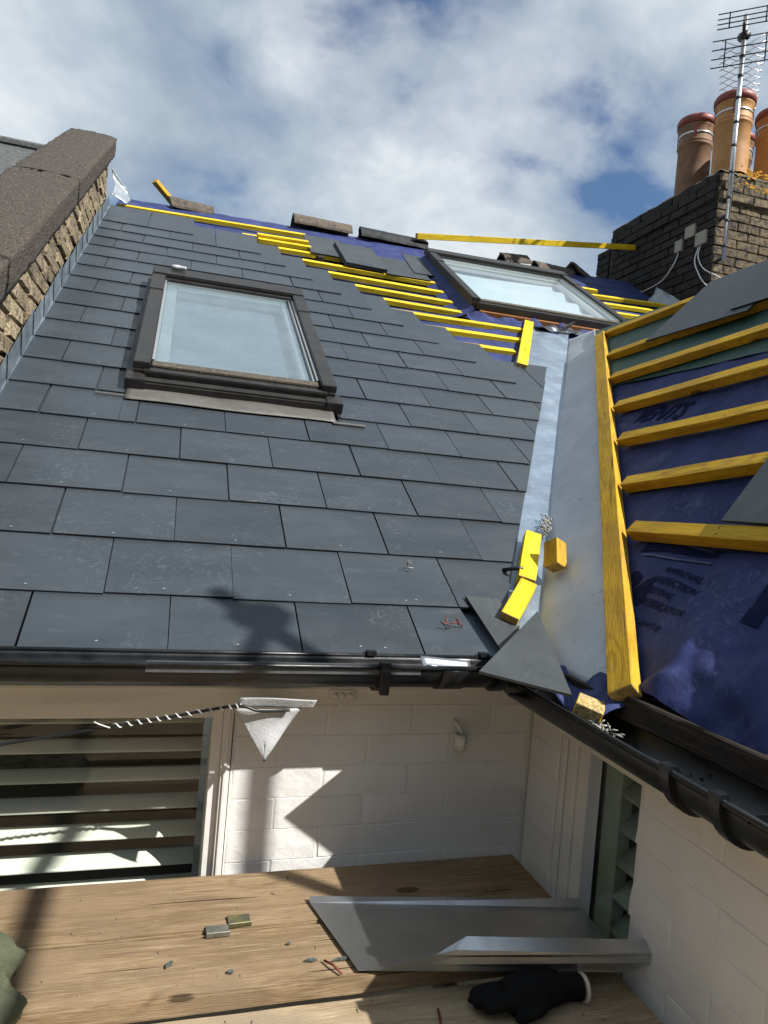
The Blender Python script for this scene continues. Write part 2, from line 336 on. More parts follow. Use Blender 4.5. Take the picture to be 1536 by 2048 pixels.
def add_tube(bm, pts, r, seg=8, caps=True):
    pts = [Vector(p) for p in pts]; n = len(pts); rs = r if isinstance(r, (list, tuple)) else [r]*n
    rings = []; ref = None
    for i, p in enumerate(pts):
        d = (pts[min(i+1, n-1)]-pts[max(i-1, 0)]).normalized()
        if ref is None: ref = Vector((0, 0, 1)) if abs(d.z) < .9 else Vector((1, 0, 0))
        a = d.cross(ref).normalized(); b = a.cross(d).normalized(); ref = b
        rings.append([bm.verts.new(p+rs[i]*(math.cos(t)*a+math.sin(t)*b)) for t in [2*math.pi*k/seg for k in range(seg)]])
    for i in range(n-1):
        for k in range(seg): bm.faces.new((rings[i][k], rings[i][(k+1) % seg], rings[i+1][(k+1) % seg], rings[i+1][k]))
    if caps: bm.faces.new(rings[0][::-1]); bm.faces.new(rings[-1])
def tube_obj(name, pts, r, m, parent=None, seg=8):
    bm = bmesh.new(); add_tube(bm, pts, r, seg); return from_bm(name, bm, m, parent, True)
def spline(pts, n=8):
    P = [Vector(p) for p in pts]; P = [P[0]*2-P[1]]+P+[P[-1]*2-P[-2]]; out = []
    for i in range(1, len(P)-2):
        for k in range(n):
            t = k/n; a, b, c, d = P[i-1:i+3]
            out.append(.5*((2*b)+(c-a)*t+(2*a-5*b+4*c-d)*t*t+(3*b-a-3*c+d)*t**3))
    return out+[P[-2]]
def lathe(bm, prof, cx, cy, seg=28, sq=1.0):
    rings = [[bm.verts.new((cx+r*math.cos(2*math.pi*k/seg), cy+r*math.sin(2*math.pi*k/seg), z)) for k in range(seg)] for r, z in prof]
    for i in range(len(rings)-1):
        for k in range(seg): bm.faces.new((rings[i][k], rings[i][(k+1) % seg], rings[i+1][(k+1) % seg], rings[i+1][k]))
def sheet(nu, nv, fn):
    bm = bmesh.new(); g = [[bm.verts.new(fn(i/nu, j/nv)) for j in range(nv+1)] for i in range(nu+1)]
    for i in range(nu):
        for j in range(nv): bm.faces.new((g[i][j], g[i+1][j], g[i+1][j+1], g[i][j+1]))
    return bm
def thicken(o, t=.002, off=-1):
    md = o.modifiers.new('thickness', 'SOLIDIFY'); md.thickness = t; md.offset = off; return o
def fbm(x, y, z=0., o=3):
    return mnoise.fractal(Vector((x, y, z)), 1.0, 2.0, o)
def pillow(bm, poly, d0, d1, fn, inset=.008, jit=.002):
    """brick-like piece: outline at d0, chamfered face at d1"""
    cx = sum(p[0] for p in poly)/len(poly); cy = sum(p[1] for p in poly)/len(poly)
    def ins(p):
        dx, dy = p[0]-cx, p[1]-cy; L = math.hypot(dx, dy) or 1; k = max(.2, 1-inset*1.4/L)
        return (cx+dx*k, cy+dy*k)
    j = lambda: random.uniform(-jit, jit)
    A = [bm.verts.new(fn(p[0], p[1], d0)) for p in poly]
    B = [bm.verts.new(fn(p[0]+j(), p[1]+j(), d1-inset*.55+j())) for p in poly]
    Cc = [bm.verts.new(fn(ins(p)[0]+j(), ins(p)[1]+j(), d1+j())) for p in poly]
    n = len(poly)
    for i in range(n):
        k = (i+1) % n
        bm.faces.new((A[i], A[k], B[k], B[i])); bm.faces.new((B[i], B[k], Cc[k], Cc[i]))
    bm.faces.new(Cc)

# ------------------------------------------------------------------ roof coordinates
TH = RAD(30.5); CT, ST = math.cos(TH), math.sin(TH); G = .2291
def RP(X, s, h=0.):
    h += .02*(max(s, 0)/4.6)**2*(X+.9)
    return Vector((X, s*CT-h*ST, s*ST+h*CT))
RN = Vector((0, -ST, CT))
PH = RAD(45.65); CP, SP = math.cos(PH), math.sin(PH)
def WP(X, Y, h=0.):            # wing slope, by plan X and Y, h off the slope
    t = (X-.6)/CP
    return Vector((.6+t*CP-h*SP, Y, .0177+t*SP+h*CP))
WN = Vector((-SP, 0, CP))
def crease_X(s): return .583+s/2.016
def crease_Y(X): return .28+(X-.744)*1.7365

# ================================================================== ground
g = box_obj('ground', -200, 200, -200, 200, -3.9, -3.6, m_ground); tag(g, kind='structure')

ot = empty('sky_blocker_terrace', (0, -9, -3.6), 'brown brick terrace added out of view to block sky light', 'added building')  # unseen terrace, added to cut the sky fill on the white walls
m_terr = mat('terrace_brick', (.085, .078, .070), (.055, .05, .046), 3, .9, bump=.01, bscale=20)
m_terr_roof = mat('terrace_roof_slate', (.05, .05, .055), rough=.7)
part(box_obj('wall', -34, 34, -16, -8, -3.6, 3.6, m_terr), ot)
bm = bmesh.new(); add_prism(bm, [(-16.3, 3.6), (-7.8, 3.6), (-12, 6.4)], -34.2, 34.2, lambda y, z, x: Vector((x, y, z))); part(from_bm('roof', bm, m_terr_roof), ot)
for i in range(14):
    for zz in (-2.6, .6): part(box_obj('window', -31+i*4.6, -29.6+i*4.6, -8.02, -7.93, zz, zz+1.7, m_greypaint), ot)
nw = empty('sky_blocker_wing', (-4.4, -3, -3.6), 'brown brick wing added out of view to block sky light', 'added building')  # unseen wing, added to shield the side wall and inner corner from sky
part(box_obj('wall', -6.4, -2.3, -6.2, 1.2, -3.6, 1.7, m_terr), nw)
bm = bmesh.new(); add_prism(bm, [(-6.6, 1.7), (-2.15, 1.7), (-4.35, 3.3)], -6.3, 1.3, lambda x, z, y: Vector((x, y, z))); part(from_bm('roof', bm, m_terr_roof), nw)
for zz in (-2.4, .1): part(box_obj('window', -2.33, -2.27, -4.6, -3.5, zz, zz+1.3, m_greypaint), nw)
# ================================================================== main roof
roof = empty('main_roof', (0, 0, 0), 'main roof slope with dark slates half laid over yellow battens and blue underlay', 'roof')
# underlay sheet, carried over the ridge
def und(u, v):
    X = -.88+u*4.72; s = v*5.75
    wr = 0
    if s > 2.0:
        wr = -.010*abs(fbm(X*3.1, s*2.3, 1.)) - .008*abs(math.sin(s*2*math.pi/G*.5))
    if s <= 5.28: return RP(X, s, -.052+wr)
    p = RP(X, 5.28, -.052); k = s-5.28
    return p+Vector((0, .02+k*.9, -k*.75+.012*math.sin(X*5)))
o = from_bm('underlay', sheet(150, 170, und), m_blue, roof, True); o['label'] = 'deep blue underlay showing between the battens and along the ridge'
# solid roof body under the sheet
bm = bmesh.new()
P = [(-.88, 0.06), (3.85, 0.06), (3.85, 5.24), (-.88, 5.24)]
tv = [bm.verts.new(RP(x, s, -.085)) for x, s in P]
bv = [bm.verts.new((x, y, z)) for x, y, z in ((-.88, .3, -.1), (3.85, .3, -.1), (3.85, 9.2, -.1), (-.88, 9.2, -.1))]
bm.faces.new(tv); bm.faces.new((tv[0], bv[0], bv[1], tv[1])); bm.faces.new((tv[3], tv[2], bv[2], bv[3])); bm.faces.new((tv[0], tv[3], bv[3], bv[0])); bm.faces.new((tv[1], bv[1], bv[2], tv[2]))
from_bm('roof_body', bm, m_blue, roof)

# slates
W = .3; SL = .6; ROW0 = .042
VWX0, VWX1, VWS0, VWS1 = -.505, .295, 1.36, 2.83          # opening of the lower roof window
def row_s(r): return ROW0 if r == 0 else r*G
def row_end(r):
    if r == 0: return .475
    if r <= 8: return 99
    if r == 18: return -1.0*W
    return (4.5-.5*(r-9))*W
rivets = bmesh.new()
for r in range(19):
    s0 = row_s(r); s1 = (r*G+SL); s1 = min(s1, 4.735)
    off = 0 if r % 2 == 0 else .5
    k = -4
    while (k+off)*W < 3.0:
        xa, xb = (k+off)*W, (k+off+1)*W; k += 1
        if xb <= -.893 or xa >= row_end(r)-.01: continue
        xa = max(xa, -.893); xb = min(xb, row_end(r))
        jx = random.uniform(-.0012, .0012); gap = .0012 if r < 2 else .0021
        poly = rect(xa+gap+jx, xb-gap+jx, s0+random.uniform(-.002, .002), s1)
        poly = clip(poly, 1, -.504, .470+.004*math.sin(r*2.1))      # valley cut
        if r == 0: poly = clip(poly, 1, .13, .482)
        if area(poly) < .002: continue
        pieces = [poly]
        # opening of the roof window
        if xb > VWX0 and xa < VWX1 and s1 > VWS0 and s0 < VWS1:
            pieces = []
            for cl in ((1, 0, VWX0), (-1, 0, -VWX1)):
                q = clip(poly, *cl)
                if area(q) > .001: pieces.append(q)
            mid = clip(clip(poly, -1, 0, -VWX0), 1, 0, VWX1)
            for cl in ((0, 1, VWS0), (0, -1, -VWS1)):
                q = clip(mid, *cl)
                if area(q) > .001: pieces.append(q)
        if not pieces: continue
        lift = random.uniform(0, .0012); tw = random.uniform(-.0008, .0008)
        def fn(x, s, c, s0=s0, lift=lift, tw=tw, xa=xa):
            return RP(x, s, c+lift-(s-s0)*.0275+tw*(x-xa)/W)
        pieces = [[(a_+random.uniform(-.0013, .0013), b_+random.uniform(-.0016, .0016)) for a_, b_ in q] for q in pieces]
        bm = bmesh.new()
        for q in pieces:
            for f in add_prism(bm, q, -.0068, 0, fn)[2:]: f.material_index = 1
        from_bm('slate', bm, [m_slate, m_slate_edge], roof)
        xc = (xa+xb)/2
        if xb-xa > .2 and not (VWX0-.02 < xc < VWX1+.02 and VWS0-.05 < s0 < VWS1):
            for dx in ((0,) if random.random() < .8 else (0, .05)):
                c = fn(xc+dx+random.uniform(-.02, .02), s0+.016+random.uniform(0, .012), .0012); a = random.uniform(0, 3)
                lv = [rivets.verts.new(c+RP(.0026*math.cos(a+t)*1.5, .0021*math.sin(a+t), 0)-RP(0, 0, 0)) for t in (0, 1.3, 2.6, 3.9, 5.2)]
                rivets.faces.new(lv)
o = from_bm('slate_rivets', rivets, m_gasket, roof); o['kind'] = 'stuff'

# battens of the slope
def rbatten(x0, s0_, x1, s1_, h=-.032, w=.050, t=.030, m=m_batten, name='batten'):
    return bar(name, RP(x0, s0_, h), RP(x1, s1_, h), w, t, m, roof, RN, .0012, .0006, m_cutend)
rbatten(-.85, 4.80, .565, 4.845, -.030)
rbatten(.05, 4.505, .545, 4.535)
rbatten(.155, 4.45, .54, 4.475, -.001)
rbatten(.16, 4.385, .555, 4.40, -.020)
for r, xr, ds in ((16, .92, .0), (15, 1.475, -.05), (14, 1.46, -.05), (13, 1.45, -.05), (12, 1.465, -.03), (11, 1.85, .02), (10, 1.735, .02), (9, 1.575, 0)):
    rbatten(row_end(r)-.25, r*G+.59-.01, xr, r*G+.59+ds)
for a in ((1.30, 4.30, 1.47, 4.29), (2.76, 4.63, 3.14, 4.63), (2.76, 4.42, 3.80, 4.52), (2.76, 4.20, 3.62, 4.27), (2.76, 3.97, 3.30, 4.0), (2.30, 3.40, 2.62, 3.43)): rbatten(*a)
bar('batten', RP(1.500, 2.36, -.008), RP(1.915, 3.265, -.008), .062, .03, m_batten, roof, RN, .0015, .0006, m_cutend)

# ---- roof windows (parts of the roof, with their own pieces)
def rbox(bm, x0, x1, s0, s1, h0, h1, mi=0): return add_box(bm, x0, x1, s0, s1, h0, h1, RP, mi)
def rpart(name, boxes, m, parent, bev=.003):
    bm = bmesh.new()
    for b in boxes: rbox(bm, *b)
    if bev: bmesh.ops.bevel(bm, geom=bm.edges[:], offset=bev, segments=2, affect='EDGES')
    return from_bm(name, bm, m, parent)
def roof_window(X0, X1, S0, S1, top, base, label, blind, pane_m):
    cw = .056
    fr = rpart('roof_window', [(X0, X0+.03, S0+.02, S1-.02, base, top-.032), (X1-.03, X1, S0+.02, S1-.02, base, top-.032),
                               (X0+.03, X1-.03, S0+.02, S0+.05, base, top-.045), (X0+.03, X1-.03, S1-.06, S1-.03, base, top-.03)], m_darkframe, roof, .002)
    fr['label'] = label
    # cladding in two lengths each side with a stepped joint
    for xa, xb in ((X0-.004, X0+cw), (X1-cw, X1+.004)):
        rpart('side_cladding', [(xa, xb, S0+.03, S0+.72*(S1-S0), top-.034, top-.004)], m_frame, fr)
        rpart('side_cladding', [(xa-.002, xb+.002, S0+.72*(S1-S0)-.003, S1-.10, top-.036, top)], m_frame, fr)
    rpart('top_hood', [(X0-.008, X1+.008, S1-.125, S1, top-.05, top+.006)], m_frame, fr, .006)
    rpart('hood_lip', [(X0+.05, X1-.05, S1-.155, S1-.127, top-.05, top-.014)], m_frame, fr, .003)
    rpart('sash_rail', [(X0+cw+.004, X1-cw-.004, S0+.055, S0+.105, top-.06, top-.022)], m_framedirt, fr, .003)
    rpart('bottom_rail', [(X0+.03, X1-.03, S0+.012, S0+.053, top-.075, top-.03)], m_frame, fr, .004)
    rpart('glazing_bead', [(X0+cw+.002, X0+cw+.012, S0+.108, S1-.13, top-.05, top-.018)], m_gasket, fr, .001)
    rpart('glazing_bead', [(X1-cw-.012, X1-cw-.002, S0+.108, S1-.13, top-.05, top-.018)], m_gasket, fr, .001)
    rpart('glazing_bead', [(X1-cw-.026, X1-cw-.020, S0+.108, S1-.13, top-.05, top-.024)], m_gasket, fr, .001)
    rpart('glazing_bead', [(X0+cw+.014, X1-cw-.028, S1-.158, S1-.154, top-.05, top-.026)], m_gasket, fr, .001)
    bm = bmesh.new(); gx0, gx1, gs0, gs1 = X0+cw+.012, X1-cw-.012, S0+.105, S1-.135
    f = [bm.verts.new(RP(x, s, top-.038)) for x, s in rect(gx0, gx1, gs0, gs1)]; bm.faces.new(f)
    from_bm('pane', bm, pane_m, fr)
    # inner frame and blind under the glass
    rpart('inner_frame', [(gx0, gx0+.05, gs0, gs1, top-.09, top-.05), (gx1-.05, gx1, gs0, gs1, top-.09, top-.05), (gx0+.05, gx1-.05, gs1-.06, gs1, top-.09, top-.05), (gx0+.05, gx1-.05, gs0, gs0+.03, top-.09, top-.05)], m_white, fr, .004)
    def bl(u, v):
        x = gx0+u*(gx1-gx0); s = gs0+v*(gs1-gs0)
        h = top-.105
        if blind == 'curtain': h += .014+.013*math.sin(v*24+1.2*math.sin(u*3.1)+u*2.2)-.018*math.sin(u*math.pi)
        return RP(x, s, h)
    from_bm('blind', sheet(40, 70, bl), m_blind2 if blind == 'curtain' else m_blind, fr, True)
    return fr
m_blind = mat('pale_blind', (.30, .35, .38), (.24, .29, .32), 4, .7)
m_blind2 = mat('white_curtain', (.70, .75, .76), (.60, .66, .68), 3, .6)
w1 = roof_window(-.482, .286, 1.452, 2.82, .088, -.045, 'dusty roof window with brown metal frame set among the finished slates', 'flat', m_pane_dusty)
rpart('bottom_cover', [(-.50, .305, 1.412, 1.462, -.01, .038)], m_frame, w1, .008)
rpart('cover_end', [(-.508, -.44, 1.406, 1.52, -.01, .044)], m_darkframe, w1, .003)
rpart('cover_end', [(.245, .312, 1.406, 1.50, -.01, .044)], m_darkframe, w1, .003)
def apr(u, v):
    X = -.50+u*.775; s = 1.318+.004*math.sin(u*9)+v*.105
    return RP(X, s, .0045+.004*abs(math.sin(u*7.5))*v)
thicken(from_bm('apron_flashing', sheet(40, 4, apr), m_apron, w1, True), .002)
rpart('apron_tail', [(.262, .392, 1.306, 1.322, .001, .0055)], m_apron, w1, .001)
rpart('apron_tail', [(-.60, -.50, 1.337, 1.347, .002, .0055)], m_apron, w1, .001)
rpart('side_gutter', [(-.512, -.49, 1.45, 2.80, -.012, .030)], m_frame, w1, .002)
# small white scrap lying on the hood
w2 = roof_window(1.500, 2.735, 3.30, 4.60, .088, -.075, 'wide roof window standing proud of the battens, white curtain behind its glass', 'curtain', m_pane_clear)
rpart('timber_lining', [(1.56, 2.66, 3.285, 3.315, -.05, .012)], m_lining, w2, .002)
def col_(u, v):
    X = 1.46+u*1.36; s = 3.295-v*.27
    return RP(X, s, .002-.05*v**.6+.022*fbm(X*7, s*7, 3.)*(1-.3*v)+.010*math.sin(X*31+s*20)*(1-v))
from_bm('underlay_collar', sheet(90, 22, col_), m_blue, roof, True)
def col2(u, v):
    s = 3.25+u*1.35; X = 1.502-v*.13
    return RP(X, s, .03-.078*v**.7+.008*fbm(X*9, s*8, 5.))
from_bm('underlay_collar', sheet(60, 8, col2), m_blue, roof, True)

bm = bmesh.new(); lathe(bm, [(.0, 0), (.012, .002), (.0135, .03), (.010, .066), (.012, .072), (0, .075)], 0, 0, 12)
for v in bm.verts: v.co += .0018*mnoise.noise_vector(v.co*90)
o = from_bm('tape_roll', bm, m_felt, None, True); o.rotation_euler = (0, RAD(90), RAD(-6)); o.location = RP(-.40, 2.79, .1075)
tag(o, 'small crumpled white roll lying on the top hood of the dusty roof window', 'scrap')

# ================================================================== loose slates on the battens
def loose_slate(name, poly, h, fn, label, group=None, t=.006, m=m_slate_loose, tilt=None):
    bm = bmesh.new()
    for f in add_prism(bm, poly, h, h+t, fn)[2:]: f.material_index = 1
    return tag(from_bm(name, bm, [m, m_slate_edge]), label, 'slate', group)
loose_slate('loose_slate', rect(.535, .83, 4.225, 4.79), -.012, RP, 'loose dark slate lying on the ends of the two doubled yellow battens')
for k in range(4):
    d = .003*k
    loose_slate('loose_slate', [(.750+d, 3.985+d), (1.052+d, 3.965), (1.055, 4.575), (.752+d, 4.59)], .004+.0068*k-.012, RP,
                'dark slate in a small pile stacked on the battens', 'pile of slates on the battens')
loose_slate('loose_slate', [(1.060, 3.96), (1.40, 3.965), (1.40, 4.45), (1.062, 4.46)], -.012, RP, 'loose dark slate between the slate pile and the raised roof window')
loose_slate('loose_slate', [(1.30, 4.10), (1.475, 4.10), (1.475, 4.66), (1.33, 4.66)], -.0055, RP, 'narrow loose slate tucked against the side of the raised roof window')
bm = bmesh.new(); add_box(bm, 0, .05, -.02, .02, 0, .03); bmesh.ops.bevel(bm, geom=bm.edges[:], offset=.004, segments=1, affect='EDGES')
for v in bm.verts: v.co += .003*mnoise.noise_vector(v.co*60)
o = from_bm('timber_offcut', bm, m_oldwood); o.matrix_world = Matrix.Translation(RP(.555, 4.07, -.020))@Matrix.Rotation(TH, 4, 'X')@Matrix.Rotation(.3, 4, 'Z')
tag(o, 'small dark timber offcut resting on a yellow batten beside the slate pile', 'offcut')

# ================================================================== ridge tiles and loose timber on the ridge
def ridge_tile(X0, X1, lift, label, broken=0., rz=0., m=m_tile, ry=0., half=False, r=.085):
    n = 14; bm = bmesh.new(); L = X1-X0
    prof = [(-1.1, -.95), (-.72, -.35), (-.34, .0), (-.12, .10), (.12, .10), (.34, 0), (.72, -.35), (1.1, -.95)]
    if half: prof = prof[:5]
    rows = []
    for sgn, tt in ((1, 0), (-1, -.018)):
        grid = []
        for i in range(n+1):
            x = L*i/n; row = []
            for py, pz in prof:
                e = broken*fbm(py*3, pz*3, X0*7)*.5 if i == n else (broken*fbm(py*3+9, pz*3, X0*5)*.4 if i == 0 else 0)
                p = Vector((x+e*.3, py*r, pz*r+tt)); p += .003*mnoise.noise_vector(p*22+Vector((X0, 0, 0))); row.append(bm.verts.new(p))
            grid.append(row)
        rows.append(grid)
    A, B = rows; k = len(prof)
    for i in range(n):
        for j in range(k-1):
            bm.faces.new((A[i][j], A[i+1][j], A[i+1][j+1], A[i][j+1])); bm.faces.new((B[i][j], B[i][j+1], B[i+1][j+1], B[i+1][j]))
        bm.faces.new((A[i][0], B[i][0], B[i+1][0], A[i+1][0])); bm.faces.new((A[i][-1], A[i+1][-1], B[i+1][-1], B[i][-1]))
    for i in (0, n):
        for j in range(k-1): bm.faces.new((A[i][j], A[i][j+1], B[i][j+1], B[i][j]))
    o = from_bm('ridge_tile', bm, m); p = RP(X0, 5.30, 0); o.location = (X0, p.y+.02, p.z+.012+lift); o.rotation_euler = (0, ry, rz)
    return tag(o, label, 'ridge tile', None)
ridge_tile(.505, 1.02, .035, 'weathered brown angled ridge tile lying on the blue underlay', .05, .02)
ridge_tile(1.10, 1.72, .018, 'long black ridge tile with a chipped end, under the start of the loose batten', .12, .015, m=m_dark)
ridge_tile(-.50, -.16, .0, 'broken ridge tile fragment beside the upturned batten end', .2, .12)
ridge_tile(2.44, 2.76, .00, 'broken ridge tile tipped up against the loose ridge batten', .35, .25, ry=RAD(-10))
ridge_tile(2.80, 3.20, -.02, 'dark ridge tile slumped between the broken tile and the chimney', .25, .06)
ridge_tile(3.20, 3.62, .03, 'tilted ridge tile half leaning on the brick chimney', .3, .3, ry=RAD(16))
ridge_tile(3.10, 3.45, -.07, 'pale broken ridge tile lying below the tilted one near the chimney', .3, .1)
p = RP(1.6, 5.30, 0)
tag(bar('loose_batten', (1.60, p.y-.05, 2.762), (3.845, p.y-.05, 3.075), .06, .05, m_batten, None, Vector((0, -.3, 1)), .0012, .0008, m_cutend), 'long yellow batten laid along the ridge and propped on the chimney', 'batten')
tag(bar('loose_batten', (-.63, 4.62, 2.835), (-.28, 4.95, 2.615), .052, .034, m_batten_weathered, None, Vector((0, 0, 1)), .0012, .0008, m_cutend), 'short batten end sticking up behind the ridge near the parapet', 'batten')
# crumpled lead at the head of the abutment
def crum(u, v):
    a = -.3+2.3*v
    return RP(-.902+.115*u+.015*math.sin(v*5), 4.80+.10*math.sin(a)+.10*v, .004+.135*(1-u)**1.2*(.35+.65*v)+.07*v*(1-math.cos(a))*.6+.010*fbm(u*3, v*4, 2.))
o = thicken(from_bm('lead_flashing_scrap', sheet(14, 20, crum), m_leadpiece, None, True), .003); tag(o, 'crumpled silver lead scrap where the parapet meets the ridge', 'flashing')

# ================================================================== parapet wall
pw = empty('parapet_wall', (-1.03, .4, .2), 'sloping brick parapet wall with a brown rendered coping beside the slates', 'wall')
YE = 3.935
def zt(y): return .3315+.596*y
def zb(y): return .589*y-.06
bm = bmesh.new(); add_prism(bm, [(-.2, zb(-.2)-.3), (YE-.02, zb(YE)-.3), (YE-.02, zt(YE)), (-.2, zt(-.2))], -1.16, -.925, lambda y, z, x: Vector((x, y, z)))
part(from_bm('mortar_core', bm, m_mortar_pale), pw)
c = 0; z = -.05
while z < zt(YE):
    y = -.25+(c % 2)*.112+random.uniform(-.02, .02)
    while y < YE:
        L = random.choice((.215, .215, .215, .105)); q = rect(y+.005, min(y+L-.005, YE), z+.005, z+.07)
        q = clip(q, .596, -1, -.3315+.004); q = [(a, b) for a, b in q]
        # keep below coping and above the slates
        q = clip(rect(y+.005, min(y+L-.005, YE), z+.005, z+.07), -.596, 1, .3315-.002)
        q = clip(q, .589, -1, .02)
        if area(q) > .0012 and y+L > .55:
            bm = bmesh.new(); pillow(bm, q, -.93, -.910+random.uniform(-.006, .008), lambda yy, zz, x: Vector((x, yy, zz)), .012, .0032)
            part(from_bm('brick', bm, m_stock), pw)
        y += L+.002
    z += .0755; c += 1
# end face bricks are hidden behind the lead; coping slabs
ys = [-.3, 1.02, 2.38, 3.96]
for i in range(3):
    def cop(u, v, i=i):
        y = ys[i]+.002+u*(ys[i+1]-ys[i]-.004)
        ring = [(-.878, 0), (-.874, .125), (-.895, .132), (-1.03, .14), (-1.17, .132), (-1.19, .122), (-1.185, 0)]
        k = v*(len(ring)-1); j = min(int(k), len(ring)-2); t = k-j
        x = ring[j][0]*(1-t)+ring[j+1][0]*t; zz = ring[j][1]*(1-t)+ring[j+1][1]*t
        p = Vector((x, y, zt(y)+zz)); n_ = .006*mnoise.noise_vector(p*26)+.004*mnoise.noise_vector(p*70); return p+n_
    bm = sheet(60, 36, cop)
    bv = [v for v in bm.verts]
    bmesh.ops.holes_fill(bm, edges=[e for e in bm.edges if e.is_boundary], sides=0)
    part(from_bm('coping_slab', bm, m_coping, None, True), pw)
# stepped soakers along the abutment
for r in range(0, 20):
    s0 = r*G-.02
    def sk(u, v, s0=s0):
        s = s0+u*.262; return RP(-.9+.010-.004*v+.006*(1-u), s, 0)+Vector((0, 0, -.01+v*(.105+.008*math.sin(s0*9))))
    o = thicken(from_bm('soaker_flashing', sheet(3, 3, sk), m_flash), .0012); part(o, pw)
    bm = bmesh.new(); add_box(bm, -.892, -.884, s0, s0+.24, -.004, .0035, RP); part(from_bm('soaker_foot', bm, m_flash), pw)
# neighbour's roof beyond the parapet
nb = empty('neighbour_roof', (-2.2, 3.9, 0), 'grey felted roof of the neighbouring house behind the parapet', 'roof')
def nbf(u, v):
    X = -4.6+u*3.35; t = v*2.6
    return Vector((X, 1.75+t*.86, 1.02+t*.60+.05-.03*u+.012*fbm(X*3, t*4, 8.)))
part(thicken(from_bm('felt_slope', sheet(40, 30, nbf), m_roofgrey, None, True), .03), nb)
part(box_obj('ridge_roll', -4.6, -1.25, 3.93, 4.05, 2.60, 2.665, m_roofgrey, bev=.02), nb)

# ================================================================== chimney
CX, CY0, CY1, CZ = 3.85, 3.39, 4.90, 3.36
ch = empty('chimney_stack', (4.4, 4.1, 1.9), 'brick chimney stack, side coloured dark for soot and shade, with buff clay pots and orange lichen', 'chimney')
part(box_obj('mortar_core', CX+.012, 5.1, CY0+.012, CY1-.012, 1.4, CZ-.005, m_mortar), ch)
part(box_obj('mortar_core', CX+.014, 5.1, CY1-.02, 5.13, 1.4, 3.20, m_mortar), ch)
part(box_obj('pale_pointing', CX+.02, 5.08, CY0+.010, CY0+.05, 1.4, CZ-.01, m_mortar_pale), ch)
def brick_mesh(nm, L, d=.1):
    out = []
    for k in range(4):
        bm = bmesh.new(); pillow(bm, rect(0, L, 0, .066), 0, d*.2, lambda a, b, c_: Vector((a, -c_, b)), .008, .0022)
        me = bpy.data.meshes.new(nm); bmesh.ops.recalc_face_normals(bm, faces=bm.faces); bm.to_mesh(me); bm.free(); out.append(me)
    return out
BR = {}
def brick(L, m, key):
    if (L, key) not in BR:
        BR[(L, key)] = brick_mesh('brick', L)
        for me in BR[(L, key)]: me.materials.append(m)
    return random.choice(BR[(L, key)])
def lay(root, origin, axis, length, z0, z1, m, key, outp, L0=.215, pitch=.0755, skip=None, over=None):
    """lay stretchers; axis 'X' (face -Y) or 'Y' (face -X, running +Y)"""
    z = z0; c = 0
    while z+.066 <= z1+.001:
        a = -(c % 2)*.1125
        while a < length-.02:
            L = L0; st = a
            if a < 0: L = .1025; st = 0
            if st+L > length: L = .1025 if length-st >= .10 else None
            if L and not (skip and skip(st, L, z)):
                o = bpy.data.objects.new('brick', brick(L, m, key)); COL.objects.link(o)
                pr = outp+random.uniform(-.003, .004)+(over(z) if over else 0)
                if axis == 'X': o.location = Vector(origin)+Vector((st, .02-pr, z-origin[2]))
                else:
                    o.rotation_euler = (0, 0, RAD(-90)); o.location = Vector(origin)+Vector((.02-pr, st+L, z-origin[2]))
                part(o, root)
            a = st+L0+.0115 if a >= 0 else .1025+.0115
            if L is None: break
        z += pitch; c += 1
ov = lambda z: .028 if z > CZ-.235 and z < CZ-.08 else (.012 if z >= CZ-.08 else 0)
top0 = CZ-.0755*20
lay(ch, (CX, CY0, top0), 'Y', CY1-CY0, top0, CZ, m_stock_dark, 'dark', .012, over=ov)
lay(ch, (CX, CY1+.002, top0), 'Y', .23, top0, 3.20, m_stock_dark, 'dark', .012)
lay(ch, (CX, CY0, top0), 'X', 1.2, top0, CZ, m_stock_front, 'front', .012, over=ov)
